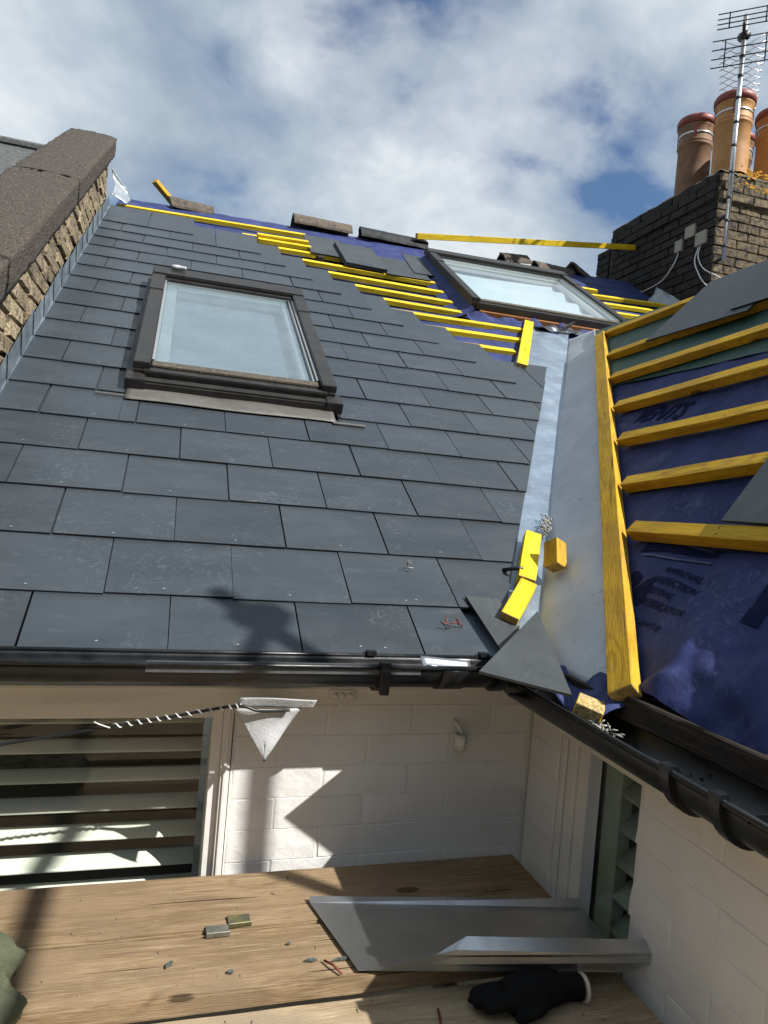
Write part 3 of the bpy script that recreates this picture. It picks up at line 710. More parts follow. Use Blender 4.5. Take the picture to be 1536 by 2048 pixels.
# sloped mortar flaunching
def fl(u, v):
    x = CX-.01+u*1.25; y = CY0-.012+v*(CY1-CY0+.01); e = min(1, min(u*1.25, v*1.5, (1-v)*1.5)/.22)
    p = Vector((x, y, CZ+.005+.135*e**.8)); return p+.012*mnoise.noise_vector(p*14)
part(from_bm('flaunching', sheet(40, 48, fl), m_flaunch, None, True), ch)
def pot(x, y, h, r, mm, z0=CZ+.10):
    bm = bmesh.new()
    prof = [(r*.97, 0), (r*.98, h*.30), (r*.96, h*.60), (r*1.02, h*.615), (r*1.06, h*.632), (r*1.02, h*.65), (r*.99, h*.66), (r*1.04, h*.668), (r*1.0, h*.685), (r*.97, h*.70), (r*.98, h*.82), (r*1.04, h*.86), (r*1.08, h*.875), (r*1.02, h*.89), (r*.85, h*.89), (r*.8, h*.5)]
    lathe(bm, [(a, z0+b) for a, b in prof], x, y, 36)
    p = part(from_bm('chimney_pot', bm, mm, None, True), ch)
    bm = bmesh.new(); lathe(bm, [(r*.98, z0+h*.885), (r*1.13, z0+h*.89), (r*1.15, z0+h*.955), (r*1.08, z0+h*.985), (r*.9, z0+h), (0, z0+h*1.005)], x, y, 36)
    c_ = from_bm('pot_cap', bm, m_potcap, p, True); c_.matrix_parent_inverse = Matrix()
    c_.parent = p; c_.matrix_parent_inverse = Matrix.Identity(4)
    bm = bmesh.new(); lathe(bm, [(r*1.0, z0+h*.755), (r*1.012, z0+h*.757), (r*1.012, z0+h*.775), (r*1.0, z0+h*.777)], x, y, 36)
    s_ = from_bm('strap', bm, m_gasket, p, True); s_.matrix_parent_inverse = Matrix.Identity(4)
    for k in range(4):
        a = k*math.pi/2+4.0
        bm = bmesh.new(); add_box(bm, -.013, .013, r*1.0, r*1.045, z0+h*.70, z0+h*.885)
        l_ = from_bm('cap_leg', bm, m_potcap, p); l_.matrix_parent_inverse = Matrix.Identity(4); l_.location = (x, y, 0); l_.rotation_euler = (0, 0, a)
    return p
pot(4.135, 3.62, .70, .150, m_pot); pot(4.13, 4.09, .73, .150, m_potsoot); pot(4.60, 3.63, .68, .150, m_pot); pot(4.60, 4.10, .68, .150, m_potsoot)
# lead apron turned up against the chimney base
def chl(u, v):
    y = 3.45+u*.62; s = y/CT; base = RP(3.80, s, 0)
    return Vector((3.832-.09*(1-v)**2+.010*fbm(u*5, v*3, 4.), y, base.z-.05+.15*v+.012*fbm(u*6, v*4, 1.)))
part(thicken(from_bm('lead_flashing', sheet(30, 10, chl), m_leadpiece, None, True), .003), ch)
# orange lichen pads on the top course
lb = bmesh.new()
for k in range(150):
    x = CX+.14+random.choice((.05, .14, .2, .33, .4, .52, .6))+random.gauss(0, .035); z_ = random.choice((CZ+.025, CZ+.03, CZ-.085))+random.gauss(0, .016); R0 = random.uniform(.008, .022)
    c_ = Vector((x, CY0-.038, z_)); vs = [lb.verts.new(c_+Vector((R0*math.cos(t)*random.uniform(.7, 1.2), random.uniform(-.006, .004), .6*R0*math.sin(t)*random.uniform(.7, 1.2)))) for t in [i*.785 for i in range(8)]]
    m_ = lb.verts.new(c_+Vector((0, -.004, 0)))
    for i in range(8): lb.faces.new((vs[i], vs[(i+1) % 8], m_))
o = part(from_bm('lichen', lb, m_lichen), ch); o['kind'] = 'stuff'

# junction boxes and their cables
for k, (y, z_, w_, h_, lb_) in enumerate(((3.664, 2.95, .115, .10, 'upper grey plastic junction box on the dark chimney face'), (3.52, 2.845, .125, .11, 'grey junction box nearest the chimney corner with two white cables'), (3.80, 2.865, .085, .10, 'small grey junction box lowest on the dark chimney face'))):
    b_ = empty('junction_box', (CX-.02, y, z_-h_/2), lb_, 'junction box', 'cable boxes on the chimney')
    part(box_obj('housing', CX-.022, CX+.004, y-w_/2, y+w_/2, z_-h_/2, z_+h_/2, m_box, bev=.004), b_)
    part(box_obj('lid', CX-.034, CX-.0225, y-w_/2-.003, y+w_/2+.003, z_-h_/2-.003, z_+h_/2+.003, m_box, bev=.004), b_)
for pts, lab in (([(CX-.012, 3.53, 2.79), (CX-.03, 3.53, 2.70), (CX-.03, 3.48, 2.60), (CX-.03, 3.40, 2.53), (CX+.06, 3.34, 2.47), (CX+.16, 3.33, 2.40)], 'white cable curving from the corner junction box around the chimney front'),
                 ([(CX-.012, 3.555, 2.79), (CX-.035, 3.56, 2.66), (CX-.035, 3.50, 2.54), (CX-.04, 3.42, 2.44), (CX-.02, 3.36, 2.38)], 'white cable looping down from the corner junction box behind the slate'),
                 ([(CX-.012, 3.81, 2.815), (CX-.03, 3.82, 2.74), (CX-.03, 3.90, 2.66), (CX-.03, 4.02, 2.60), (CX-.03, 4.30, 2.58), (CX-.04, 4.55, 2.60)], 'thin cable trailing from the lowest junction box along the chimney base')):
    tag(tube_obj('cable', spline(pts), .0055, m_cablewhite), lab, 'cable')

# ================================================================== aerial
AX, AY = 3.895, 3.31
ae = empty('tv_aerial', (AX, AY, 2.6), 'silver television aerial on a pole strapped to the chimney corner', 'aerial')
part(tube_obj('pole', [(AX, AY, 2.60), (AX+.004, AY, 4.62)], .019, m_alu, None, 14), ae)
for z_ in (2.72, 2.93, 3.12, 3.33, 3.55, 3.74, 3.94, 4.12, 4.28):
    part(tube_obj('tape_band', [(AX+.001, AY, z_-.011), (AX+.001, AY, z_+.011)], .0215, m_dark, None, 12), ae)
for z_ in (2.63, 2.98):
    part(bar('wall_bracket', (AX, AY, z_), (AX-.02, CY0, z_-.02), .03, .02, m_dark, None, Vector((0, 0, 1))), ae)
bx, by = .66, .75
bm = bmesh.new(); add_tube(bm, [(AX+.03-.18*bx, AY+.04-.18*by, 4.47), (AX+.03+1.25*bx, AY+.04+1.25*by, 4.43)], .012, 8); part(from_bm('boom', bm, m_dark, None, True), ae)
side = Vector((by, -bx, 0))
part(tube_obj('clamp', [(AX, AY-.03, 4.44), (AX+.02, AY+.05, 4.47)], .038, m_dark, None, 8), ae)
# reflector: two panels of rods square to the boom
for zs_, wdt in (((4.505, 4.545, 4.585, 4.63), .225), ((4.19, 4.26, 4.335, 4.41), .25)):
    q0 = Vector((AX-.02, AY-.05, 0)); bm = bmesh.new()
    for z_ in zs_: add_tube(bm, [q0-side*wdt+Vector((0, 0, z_)), q0+side*wdt+Vector((0, 0, z_))], .0045, 6)
    for e in (-.6, .6): add_tube(bm, [q0+side*wdt*e+Vector((0, 0, zs_[0]-.005)), q0+side*wdt*e+Vector((0, 0, zs_[-1]+.005))], .0052, 6)
    part(from_bm('reflector_panel', bm, m_dark, None, True), ae)
for k in range(12):
    t = .10+k*.098; c_ = Vector((AX+.03+t*bx, AY+.04+t*by, 4.468-.03*t)); bm = bmesh.new(); ln = .175-.002*k
    for a in (.42, -.42):
        for sg in (-1, 1): add_tube(bm, [c_+side*sg*.012, c_+side*sg*.05+Vector((0, 0, .012*a)), c_+side*sg*ln+Vector((0, 0, ln*a))], .0034, 5)
    add_tube(bm, [c_-Vector((0, 0, .022)), c_+Vector((0, 0, .022))], .009, 6)
    part(from_bm('director', bm, m_alu, None, True), ae)
tag(tube_obj('distant_mast', [(9.05, 14.0, 4.2), (9.05, 14, 5.66)], .018, m_dark), 'thin distant mast rising behind the ridge', 'mast')

# ================================================================== rear wing roof
wr = empty('wing_roof', (.62, -.3, .0), 'stripped side roof slope with blue and green underlay under ochre battens', 'roof')
YEND = -.98
def sag(X, Y, amp):
    return amp*fbm(X*3.3, Y*3.1, 6.)
def blue_h(X, Y):
    h = -.044+.010*fbm(X*4, Y*3, 2.)+.004*fbm(X*11, Y*9, 4.)
    if X < .95: h += (.95-X)*.15*fbm(X*6.0, Y*4.6, 11.)+.010*fbm(X*12+Y*5, Y*6-X*4, 7.)
    return min(h, -.020+.10*max(0, .93-X))
def wun(u, v):
    X = .632+u*1.0; Yt = crease_Y(max(X, .6))-.16; Y = YEND+v*(Yt-YEND)
    return WP(X, Y, blue_h(X, Y))
o = part(from_bm('underlay', sheet(110, 150, wun), m_blue, None, True), wr); o['label'] = 'wrinkled blue underlay below the green sheet'
def wun2(u, v):
    X = 1.60+u*.535; Yt = crease_Y(X)-.16; Y = YEND+v*(min(Yt, 2.42)-YEND)
    return WP(X, Y, -.034+.006*fbm(X*4, Y*4, 3.))
o = part(from_bm('underlay', sheet(30, 80, wun2), m_green, None, True), wr); o['label'] = 'dark green underlay along the top of the slope'
bm = bmesh.new()
a = [bm.verts.new(v) for v in (WP(.66, YEND+.01, -.14), WP(2.12, YEND+.01, -.14), WP(2.12, 2.38, -.14), WP(.66, -.06, -.14))]
b = [bm.verts.new(v) for v in ((3.7, YEND+.01, -.1), (3.7, 3.2, -.1), (.72, YEND+.01, -.1), (.72, -.06, -.1))]
bm.faces.new(a); bm.faces.new((a[1], b[0], b[1], a[2])); bm.faces.new((a[0], b[2], b[0], a[1])); bm.faces.new((a[3], a[2], b[1], b[3])); bm.faces.new((a[0], a[3], b[3], b[2]))
part(from_bm('roof_body', bm, m_white), wr)
# battens across the slope
def wbat(x0, y0, x1, y1, m=m_batten_weathered):
    k = (YEND-.03-y0)/(y1-y0); xe = x0+(x1-x0)*k
    o = bar('batten', WP(x0, y0, -.012), WP(xe, YEND-.03, -.012), (.048), .036, m, None, WN, .0016, .0014, m_cutend); return part_keep(o, wr)
def part_keep(o, root):
    return part(o, root)
for a in ((2.02, 2.03, 2.045, 1.40), (1.80, 1.645, 1.855, .68), (1.618, 1.335, 1.685, .494), (1.43, 1.005, 1.50, .289), (1.262, .715, 1.322, .092), (1.085, .415, 1.150, -.095), (.945, .165, .955, -.312)): wbat(*a)
# batten beside the valley
vb0, vb1 = WP(.610, -.315, -.006), WP(2.015, 2.085, -.006)
part_keep(bar('valley_batten', vb0, vb1, .058, .040, m_batten_weathered, None, WN, .002, .0012, m_cutend), wr)
nb2 = bmesh.new()
for X_ in (2.04, 1.83, 1.65, 1.465, 1.29, 1.115, .95):
    for Y_ in (1.5, 1.08, .66, .24, -.18, -.6):
        if Y_ > crease_Y(X_)-.55: continue
        for dd in (-.006, .008):
            c_ = WP(X_+dd, Y_+random.uniform(-.02, .02), .0068); nb2.faces.new([nb2.verts.new(c_+Vector((CP*.0032*math.cos(t), .0032*math.sin(t), SP*.0032*math.cos(t)))) for t in (0, 1.05, 2.1, 3.14, 4.19, 5.24)])
o = part(from_bm('nail_heads', nb2, m_dark), wr); o['kind'] = 'stuff'
# print on the underlay
def text_obj(body, size, X, Y, h, m, slant=0., bold=0., rot=0., name='printed_lettering', sx=1.):
    cu = bpy.data.curves.new('txt', 'FONT'); cu.body = body; cu.size = size; cu.offset = bold; cu.shear = slant; cu.resolution_u = 2
    t = bpy.data.objects.new('txt', cu); COL.objects.link(t); dg = bpy.context.evaluated_depsgraph_get()
    me = bpy.data.meshes.new_from_object(t.evaluated_get(dg)); bpy.data.objects.remove(t)
    bm = bmesh.new(); bm.from_mesh(me); bmesh.ops.triangulate(bm, faces=bm.faces); bmesh.ops.subdivide_edges(bm, edges=[e for e in bm.edges if e.calc_length() > size*.2], cuts=3); c_, s_ = math.cos(rot), math.sin(rot)
    for v in bm.verts:
        a, b_ = v.co.x*sx, v.co.y; a, b_ = a*c_-b_*s_, a*s_+b_*c_
        Xv, Yv = X+b_*CP, Y-a; v.co = WP(Xv, Yv, blue_h(Xv, Yv)+.003)
    mo = from_bm(name, bm, m); return part(mo, wr)
text_obj('VENTS', .125, 1.372, .86, -.026, m_print, .35, .004, 0., sx=.75)
text_obj('BA', .115, .795, .062, -.0105, m_print, .3, .006, -.04, sx=.82)
for i, t_ in enumerate(('APPROVAL', 'INSPECTION', 'TESTING', 'CERTIFICATION')): text_obj(t_, .026, .868-.024*i, -.052+.008*i, -.0105, m_print, .2, .0006, -.06)
text_obj('CERTIFICATE 10/4718', .026, .758, .06, -.0105, m_print, .2, .0004, -.06)
def wprint(poly, m, h=0, name='printed_emblem'):
    def f(u, v):
        a = Vector(poly[0]).lerp(Vector(poly[1]), v); b = Vector(poly[3]).lerp(Vector(poly[2]), v); p_ = a.lerp(b, u); return WP(p_.x, p_.y, blue_h(p_.x, p_.y)+.0028+h)
    return part(from_bm(name, sheet(8, 24, f), m), wr)
wprint([(.905, .10), (.925, -.16), (.975, -.12), (.985, .10)], m_print)
wprint([(.800, -.385), (.800, -.425), (.900, -.405), (.900, -.365)], m_print)
wprint([(.932, .10), (.936, -.13), (.943, -.128), (.943, .10)], m_print_pale, .0012)
wprint([(.893, .07), (.905, -.16), (.910, -.16), (.898, .07)], m_print_pale, .0012)
# slates laid on the wing
loose_slate('loose_slate', [(1.80, 1.345), (2.125, 1.325), (2.14, .72), (1.80, .72)], .0075, WP, 'large loose slate lying on the top battens in front of the chimney')
loose_slate('loose_slate', [(1.83, .84), (2.12, .80), (2.13, .20), (1.83, .24)], .0150, WP, 'loose slate overlapping the large one on the top battens')
loose_slate('loose_slate', [(.972, -.155), (1.165, -.105), (1.27, -.50), (.972, -.64)], .0075, WP, 'loose slate leaning on the lowest battens of the side roof')
# old eaves board
part_keep(bar('eaves_board', (.630, -.232, -.006), (.630, YEND, .004), .036, .050, m_oldwood, None, Vector((.25, 0, 1)), .004, .004), wr)
# ================================================================== valley lining
va = empty('valley_gutter', (.62, 0, .03), 'metal valley lining between the slates and the side roof', 'valley gutter')
def pan(u, v):
    s = -.02+v*3.40; X = crease_X(s)-.30+.325*u; return RP(X, s, -.030+.014*u+.0015*fbm(X*8, s*6, 1.))
o = part(from_bm('pan', sheet(16, 90, pan), m_pan, None, True), va); o['label'] = 'bright metal pan beside the slate edge'
for k, (x0, x1, hh) in enumerate(((.604, 1.475, -.018), (1.40, 2.13, -.026))):
    def ls(u, v, x0=x0, x1=x1, hh=hh, k=k):
        X = x0+v*(x1-x0); yc = crease_Y(X); Y = yc+.022-u*.362; X2 = X+(.085 if True else 0)*0
        ht = hh+.0025*math.sin(X*17+u*4)*u+.0022*fbm(X*4, Y*4, 3.)+.010*max(0, u-.9)*10*.6
        return WP(X, Y, ht)
    o = part(thicken(from_bm('lead_sheet', sheet(26, 70, ls), m_lead, None, True), .003), va); o['label'] = 'dull grey lead sheet dressed up the side roof'
def foot(u, v):
    X = .545+u*.12; Y = -.06-v*.26
    return Vector((X, Y, -.012+.055*u-.03*v*(1-u)+.012*math.sin(u*5+v*7)))
part(thicken(from_bm('underlay_foot', sheet(14, 16, foot), m_blue, None, True), .0015), va)
def film(u, v):
    X = 1.95+u*.36; s = 3.16+v*.24
    return RP(X, s, -.006+.02*fbm(X*12, s*14, 2.))
m_film = mat('torn_metal_foil', (.30, .32, .35), (.05, .055, .07), 30, .25, .7, bump=.006, bscale=30)
part(from_bm('foil_end', sheet(36, 26, film), m_film, None, True), va)
part_keep(bar('foil_strip', RP(2.13, 3.18, .02), RP(2.42, 3.46, .05), .022, .004, m_dark, None, RN), va)

# timber blocks dropped in the valley
def block(p0, p1, w, t, up, lab, m=m_batten):
    return tag(bar('timber_block', p0, p1, w, t, m, None, up, .0015, .0006, m_cutend), lab, 'timber block', 'yellow offcuts in the valley')
block(RP(.690, .340, .012), RP(.818, .592, .012), .052, .036, RN, 'upright yellow batten offcut highest in the valley')
block(RP(.566, .165, .014), RP(.688, .322, .014), .050, .036, RN, 'yellow batten offcut with a slanted cut end touching the triangular slate')
block(WP(.800, .30, .012), WP(.845, .345, .05), .050, .046, WN, 'stubby yellow offcut showing its end grain beside the other two', m_batten_weathered)
# curled shavings in the valley and the gutter
def shavings(name, c, n, spread, m, lab, axis=Vector((1, 0, 0)), L=.03):
    bm = bmesh.new()
    for i in range(n):
        p = Vector(c)+axis*random.uniform(-1, 1)*spread+Vector([random.uniform(-.012, .012) for _ in range(2)]+[random.uniform(0, .016)])
        d = Vector([random.uniform(-1, 1) for _ in range(3)]).normalized(); e = Vector([random.uniform(-1, 1) for _ in range(3)]).normalized(); l_ = random.uniform(.4, 1)*L
        add_tube(bm, [p, p+d*l_*.5+e*l_*.12, p+d*l_*.85+e*l_*.4], [.0012, .0026, .0008], 5)
    o = from_bm(name, bm, m, None, True); return tag(o, lab, 'shavings', kind='stuff')
ax = (RP(.95, .75)-RP(.80, .45)).normalized()
shavings('lead_shavings', RP(.905, .665, .004), 60, .075, m_gravel, 'curled grey lead shavings lying in the valley crease', ax)
shavings('lead_shavings', (.553, -.33, -.045), 45, .045, m_gravel, 'pale shavings lying in the gutter behind the timber offcut', Vector((0, 1, 0)))
m_litter = mat('dark_litter', (.03, .026, .02), (.11, .095, .07), 90, .95)
bm = bmesh.new(); random.seed(31)
for k in range(260):
    y_ = random.uniform(-.95, -.30); x_ = random.gauss(.585, .018); zz = -.021-math.sqrt(max(.0, .064**2-(x_-.567)**2))
    c_ = Vector((x_, y_, zz+.004)); r0 = random.uniform(.0015, .005)
    vs = [bm.verts.new(c_+r0*Vector([random.gauss(0, 1) for _ in range(3)]).normalized()) for _ in range(4)]
    for f in ((0, 1, 2), (0, 2, 3), (0, 3, 1), (1, 3, 2)): bm.faces.new([vs[i] for i in f])
tag(from_bm('gutter_litter', bm, m_litter), 'dark crumbs and litter lying in the side gutter', 'debris', kind='stuff')
o = tube_obj('bent_clip', [RP(.655, .42, -.005), RP(.668, .395, .02), RP(.69, .385, .03), RP(.70, .40, .02)], .006, m_black); tag(o, 'small black bent clip beside the upper valley offcut', 'clip')
shavings('wire_scraps', RP(.405, .140, .003), 5, .02, m_rust, 'small red and white wire scraps on the lowest slates', Vector((1, 0, 0)), .045)
shavings('wire_scraps', RP(.352, .385, .006), 3, .008, m_gravel, 'tiny pale curled scrap on the lower slates', Vector((1, 0, 0)), .03)

# triangular slate bridging the gutters and the slate under it
bm = bmesh.new(); Lp, Rp, Tp = Vector((.335, -.195, .036)), Vector((.532, -.245, .000)), Vector((.652, .140, .118))
nn = (Rp-Lp).cross(Tp-Lp).normalized()
lo_ = [bm.verts.new(v) for v in (Lp, Rp, Tp)]; hi_ = [bm.verts.new(v+nn*.0065) for v in (Lp, Rp, Tp)]
bm.faces.new(lo_[::-1]); bm.faces.new(hi_)
for i in range(3): bm.faces.new((lo_[i], lo_[(i+1) % 3], hi_[(i+1) % 3], hi_[i]))
tag(from_bm('cut_slate', bm, m_slate_loose), 'triangular cut slate tipped across the corner where the gutters meet', 'slate')
loose_slate('cut_slate', [(.478, .27), (.575, .262), (.60, .02), (.545, -.05), (.51, .02)], .0035, RP, 'narrow cut slate slipping under the triangular one')
loose_slate('cut_slate', [(.470, -.08), (.60, -.05), (.615, -.20), (.56, -.22)], -.045, IDN, 'slate offcut lying in the gutter under the triangular slate', t=.006)

# ================================================================== gutters
def gutter_profile(r, th=.003, n=18):
    outer = [(r*math.cos(math.pi+math.pi*i/n), r*math.sin(math.pi+math.pi*i/n)) for i in range(n+1)]
    inner = [((r-th)*math.cos(2*math.pi-math.pi*i/n), (r-th)*math.sin(2*math.pi-math.pi*i/n)) for i in range(n+1)]
    return outer+inner
def extrude(bm, prof, stations, mp):
    rings = [[bm.verts.new(mp(a, b, s)) for a, b in prof] for s in stations]; n = len(prof)
    for i in range(len(rings)-1):
        for k in range(n): bm.faces.new((rings[i][k], rings[i][(k+1) % n], rings[i+1][(k+1) % n], rings[i+1][k]))
    bm.faces.new(rings[0][::-1]); bm.faces.new(rings[-1])
def gutter(name, mp, a0, a1, lab, brackets, r=.056):
    root = empty(name, mp(0, -r, (a0+a1)/2), lab, 'gutter')
    bm = bmesh.new(); extrude(bm, gutter_profile(r), [a0+(a1-a0)*i/12 for i in range(13)], mp); part(from_bm('channel', bm, m_black, None, True), root)
    for sx in (-1, 1):
        bm = bmesh.new(); extrude(bm, [(sx*(r+.001)+.0052*math.cos(t), .0012+.0052*math.sin(t)) for t in [2*math.pi*k/10 for k in range(10)]], [a0, a1], mp)
        part(from_bm('lip', bm, m_black, None, True), root)
    for b in brackets:
        bm = bmesh.new(); w_ = .022
        pr = [((r+.010)*math.cos(math.pi+math.pi*i/18-.02), (r+.010)*math.sin(math.pi+math.pi*i/18)+.002) for i in range(19)]+[((r+.001)*math.cos(2*math.pi-math.pi*i/18), (r+.001)*math.sin(2*math.pi-math.pi*i/18)+.002) for i in range(19)]
        extrude(bm, pr, [b-w_/2, b+w_/2], mp)
        for sx in (-1, 1): add_prism(bm, rect(sx*(r+.002)-.010, sx*(r+.002)+.010, .003, .013), b-w_/2, b+w_/2, mp)
        part(from_bm('bracket', bm, m_black), root)
    return root
gm = gutter('eaves_gutter', lambda a, b, s: Vector((s, -.032+a, .019+b)), -.95, .505, 'black half-round gutter along the slate eaves above the white wall', (.16, .45))
part(box_obj('hook', .150, .172, -.10, -.086, -.040, .016, m_black, bev=.003), gm)
bm = bmesh.new(); extrude(bm, [(.060*math.cos(math.pi+math.pi*i/16), .060*math.sin(math.pi+math.pi*i/16)) for i in range(17)]+[(.0565*math.cos(2*math.pi-math.pi*i/16), .0565*math.sin(2*math.pi-math.pi*i/16)) for i in range(17)], [.30, .36], lambda a, b, s: Vector((s, -.032+a, .019+b)))
part(from_bm('union_clip', bm, m_black, None, True), gm)
part(box_obj('inner_strip', -.34, .245, -.088, -.0855, .004, .027, m_strip), gm)
def spout(u, v): return Vector((.262+u*.125, -.082+.05*v, .024-.020*math.sin(math.pi*(.15+.85*v))+.010*(1-u)))
part(thicken(from_bm('gutter_spout', sheet(10, 10, spout), m_zinc, None, True), .002), gm)
gw = gutter('wing_gutter', lambda a, b, s: Vector((.567+a, s, -.021+b)), .03, -1.0, 'black half-round gutter under the stripped side roof', (-.600, -.712), .067)
part(box_obj('stop_plate', .498, .612, -.770, -.766, -.030, -.018, m_black), gw)
tag(bar('timber_offcut', (.528, -.272, -.004), (.572, -.305, -.020), (.050), .030, m_splinter, None, Vector((.2, -.5, 1)), .0015, .003, m_batten), 'yellow batten offcut with splintered end wedged in the side gutter', 'offcut')
tag(bar('timber_offcut', (.540, -.43, -.052), (.560, -.50, -.055), .026, .016, m_board, None, Vector((0, 0, 1)), .001, .001), 'small brown wooden scrap lying in the side gutter', 'offcut')

# ================================================================== rear wall with the shuttered window
YW = .10; XW = .64
wall = empty('rear_wall', (.2, .15, -.6), 'white painted brick wall under the eaves gutter', 'wall')
part(box_obj('wall_core', -.135, XW+.25, YW+.004, YW+.25, -1.6, -.062, m_white), wall)
part(box_obj('wall_core', -1.4, -.136, YW+.004, YW+.25, -1.6, -.66, m_white), wall)
random.seed(11)
z = -.645; c = 0
while z < -.13:
    a = -.131-(c % 2)*.1125; 
    while a < XW-.01:
        x0, x1 = max(a, -.131), min(a+.2175, XW-.001)
        if x1-x0 > .02:
            q = rect(x0+.0009, x1-.0009, z+.0009, z+.0738)
            bm = bmesh.new(); pillow(bm, q, -.006, .0009+.0010*random.random(), lambda xx, zz, d: Vector((xx, YW+.004-d, zz)), .0020, .0009)
            part(from_bm('brick', bm, m_whitebrick, None, False), wall)
        a += .2195
    z += .0752; c += 1
bmf = bmesh.new(); add_box(bmf, -1.4, XW-.005, .062, YW+.003, -.106, -.05); add_box(bmf, -1.4, XW-.006, .052, .0615, -.092, -.052)
bmesh.ops.bevel(bmf, geom=bmf.edges[:], offset=.003, segments=2, affect='EDGES')
part(from_bm('fascia_board', bmf, m_white), wall)
part(box_obj('soffit_board', -1.4, XW, .02, .0515, -.058, -.045, m_white), wall)
# painted-over cast bracket on the fascia
bm = bmesh.new(); add_prism(bm, [(.072, -.072), (.078, -.066), (.132, -.066), (.138, -.072), (.138, -.092), (.118, -.094), (.115, -.110), (.102, -.110), (.098, -.094), (.072, -.092)], .0445, .0515, lambda x, z_, y: Vector((x, y, z_)))
bmesh.ops.bevel(bm, geom=bm.edges[:], offset=.002, segments=1, affect='EDGES')
pl_ = part(from_bm('fascia_plate', bm, m_white), wall); pl_['label'] = 'painted-over iron plate on the fascia'
for x_ in (.088, .105, .124):
    bm = bmesh.new(); lathe(bm, [(.0, 0), (.006, 0), (.006, .004), (.003, .006), (0, .006)], 0, 0, 10); o = from_bm('screw_boss', bm, m_white, pl_, True); o.rotation_euler = (RAD(90), 0, 0); o.location = (x_, .0445, -.080); o.matrix_parent_inverse = Matrix.Translation(-wall.location) if False else Matrix.Identity(4)
# pipe clip
ho = empty('pipe_clip', (.43, YW-.006, -.2), 'white painted pipe clip screwed to the wall', 'clip')
bm = bmesh.new(); extrude(bm, [(.017*math.cos(t), .020*math.sin(t)) for t in [i*.35 for i in range(15)]]+[(.014*math.cos(t), .017*math.sin(t)) for t in [4.9-i*.35 for i in range(15)]], [-.222, -.186], lambda a, b, s: Vector((.432+a, YW-.028+b, s)))
part(from_bm('ring', bm, m_white, None, True), ho); part(tube_obj('stem', [(.432, YW-.03, -.186), (.427, YW-.015, -.170), (.420, YW+.002, -.158)], .005, m_white), ho)
# window: frame, pane, shutter slats
wx0, wx1, wz0, wz1 = -1.3, -.185, -.66, -.150
win = bmesh.new()
add_box(win, wx1, -.160, .104, .16, wz0, -.1065); add_box(win, -.160, -.1385, .092, .16, wz0, -.1065); add_box(win, wx0, wx1, .104, .16, wz1, -.1065)
add_box(win, -.154, -.145, .088, .0918, wz0, -.1065)
bmesh.ops.bevel(win, geom=win.edges[:], offset=.0018, segments=1, affect='EDGES')
win = part(from_bm('window', win, m_white), wall); win['label'] = 'white framed window with pale shutter slats behind the glass'
def sub(o, p, root):
    o.parent = p; o.matrix_parent_inverse = Matrix.Translation(-root.location) if False else Matrix.Identity(4)
    # the part itself carries the root offset, cancel it
    o.matrix_parent_inverse = p.matrix_parent_inverse.inverted() @ Matrix.Identity(4) if False else Matrix.Identity(4)
    return o
bm = bmesh.new(); bm.faces.new([bm.verts.new((x, .135, z_)) for x, z_ in rect(wx0, wx1+.002, wz0, wz1+.002)]); sub(from_bm('pane', bm, m_pane_window), win, wall)
for k in range(8):
    zc_ = -.178-.0685*k; tl = .34+.03*k
    def sf(a, b, s, zc_=zc_, tl=tl):
        return Vector((s, .205+a*math.cos(tl)-b*math.sin(tl), zc_+a*math.sin(tl)+b*math.cos(tl)))
    bm = bmesh.new(); extrude(bm, [(.0245*math.cos(t), .0045*math.sin(t)) for t in [2*math.pi*i/14 for i in range(14)]], [wx0, wx1-.012], sf)
    sub(from_bm('slat', bm, m_slat, None, True), win, wall)
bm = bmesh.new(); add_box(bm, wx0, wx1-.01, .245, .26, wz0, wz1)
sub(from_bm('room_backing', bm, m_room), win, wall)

# ================================================================== wing wall
ww = empty('wing_wall', (.8, -.4, -.6), 'white painted brick side wall with a tall window under the side gutter', 'wall')
WY = -.352
part(box_obj('wall_core', XW+.006, XW+.2, -.045, YW-.002, -1.6, -.125, m_white), ww)
part(box_obj('wall_core', XW+.006, XW+.2, -.80, WY-.002, -1.6, -.125, m_white), ww)
part(box_obj('end_wall', XW+.201, 3.6, -.80, YW-.01, -3.6, -.102, m_white), ww)
part(box_obj('lintel', XW+.006, XW+.2, WY-.002, -.045, -.150, -.125, m_white), ww)
part(box_obj('wall_plate', XW-.022, XW+.2, -.80, YW-.002, -.1245, -.108, m_white, bev=.003), ww)
part(box_obj('fascia_board', .636, .660, -.80, YW-.004, -.1075, -.034, m_oldwood), ww)  # added to stop sunlight leaking through under the side eaves
part(box_obj('light_gap_fillet', .600, .700, -.228, YW+.06, -.0335, .012, m_oldwood), ww)  # added filler closing the gap that let a sun streak onto the wall
random.seed(5)
for ya, yb in ((-.80, WY), (-.042, YW-.004)):
    z = -.645; c = 0
    while z < -.18:
        a = ya-(c % 2)*.1125
        while a < yb-.005:
            y0, y1 = max(a, ya), min(a+.2175, yb)
            if y1-y0 > .015:
                q = rect(y0+.0009, y1-.0009, z+.0009, z+.0738)
                if ya < -.5 and y1 > WY-.01: q = [q[0], (q[1][0]+random.uniform(-.002, .006), q[1][1]), (q[1][0]+random.uniform(0, .010), q[1][1]+.03), (q[2][0]+random.uniform(-.004, .003), q[2][1]), q[3]]
                bm = bmesh.new(); pillow(bm, q, -.006, .0010+.0012*random.random(), lambda yy, zz, d: Vector((XW+.006-d, yy, zz)), .0024, .0011)
                part(from_bm('brick', bm, m_whitebrick), ww)
            a += .2195
        z += .0752; c += 1
bm = bmesh.new()
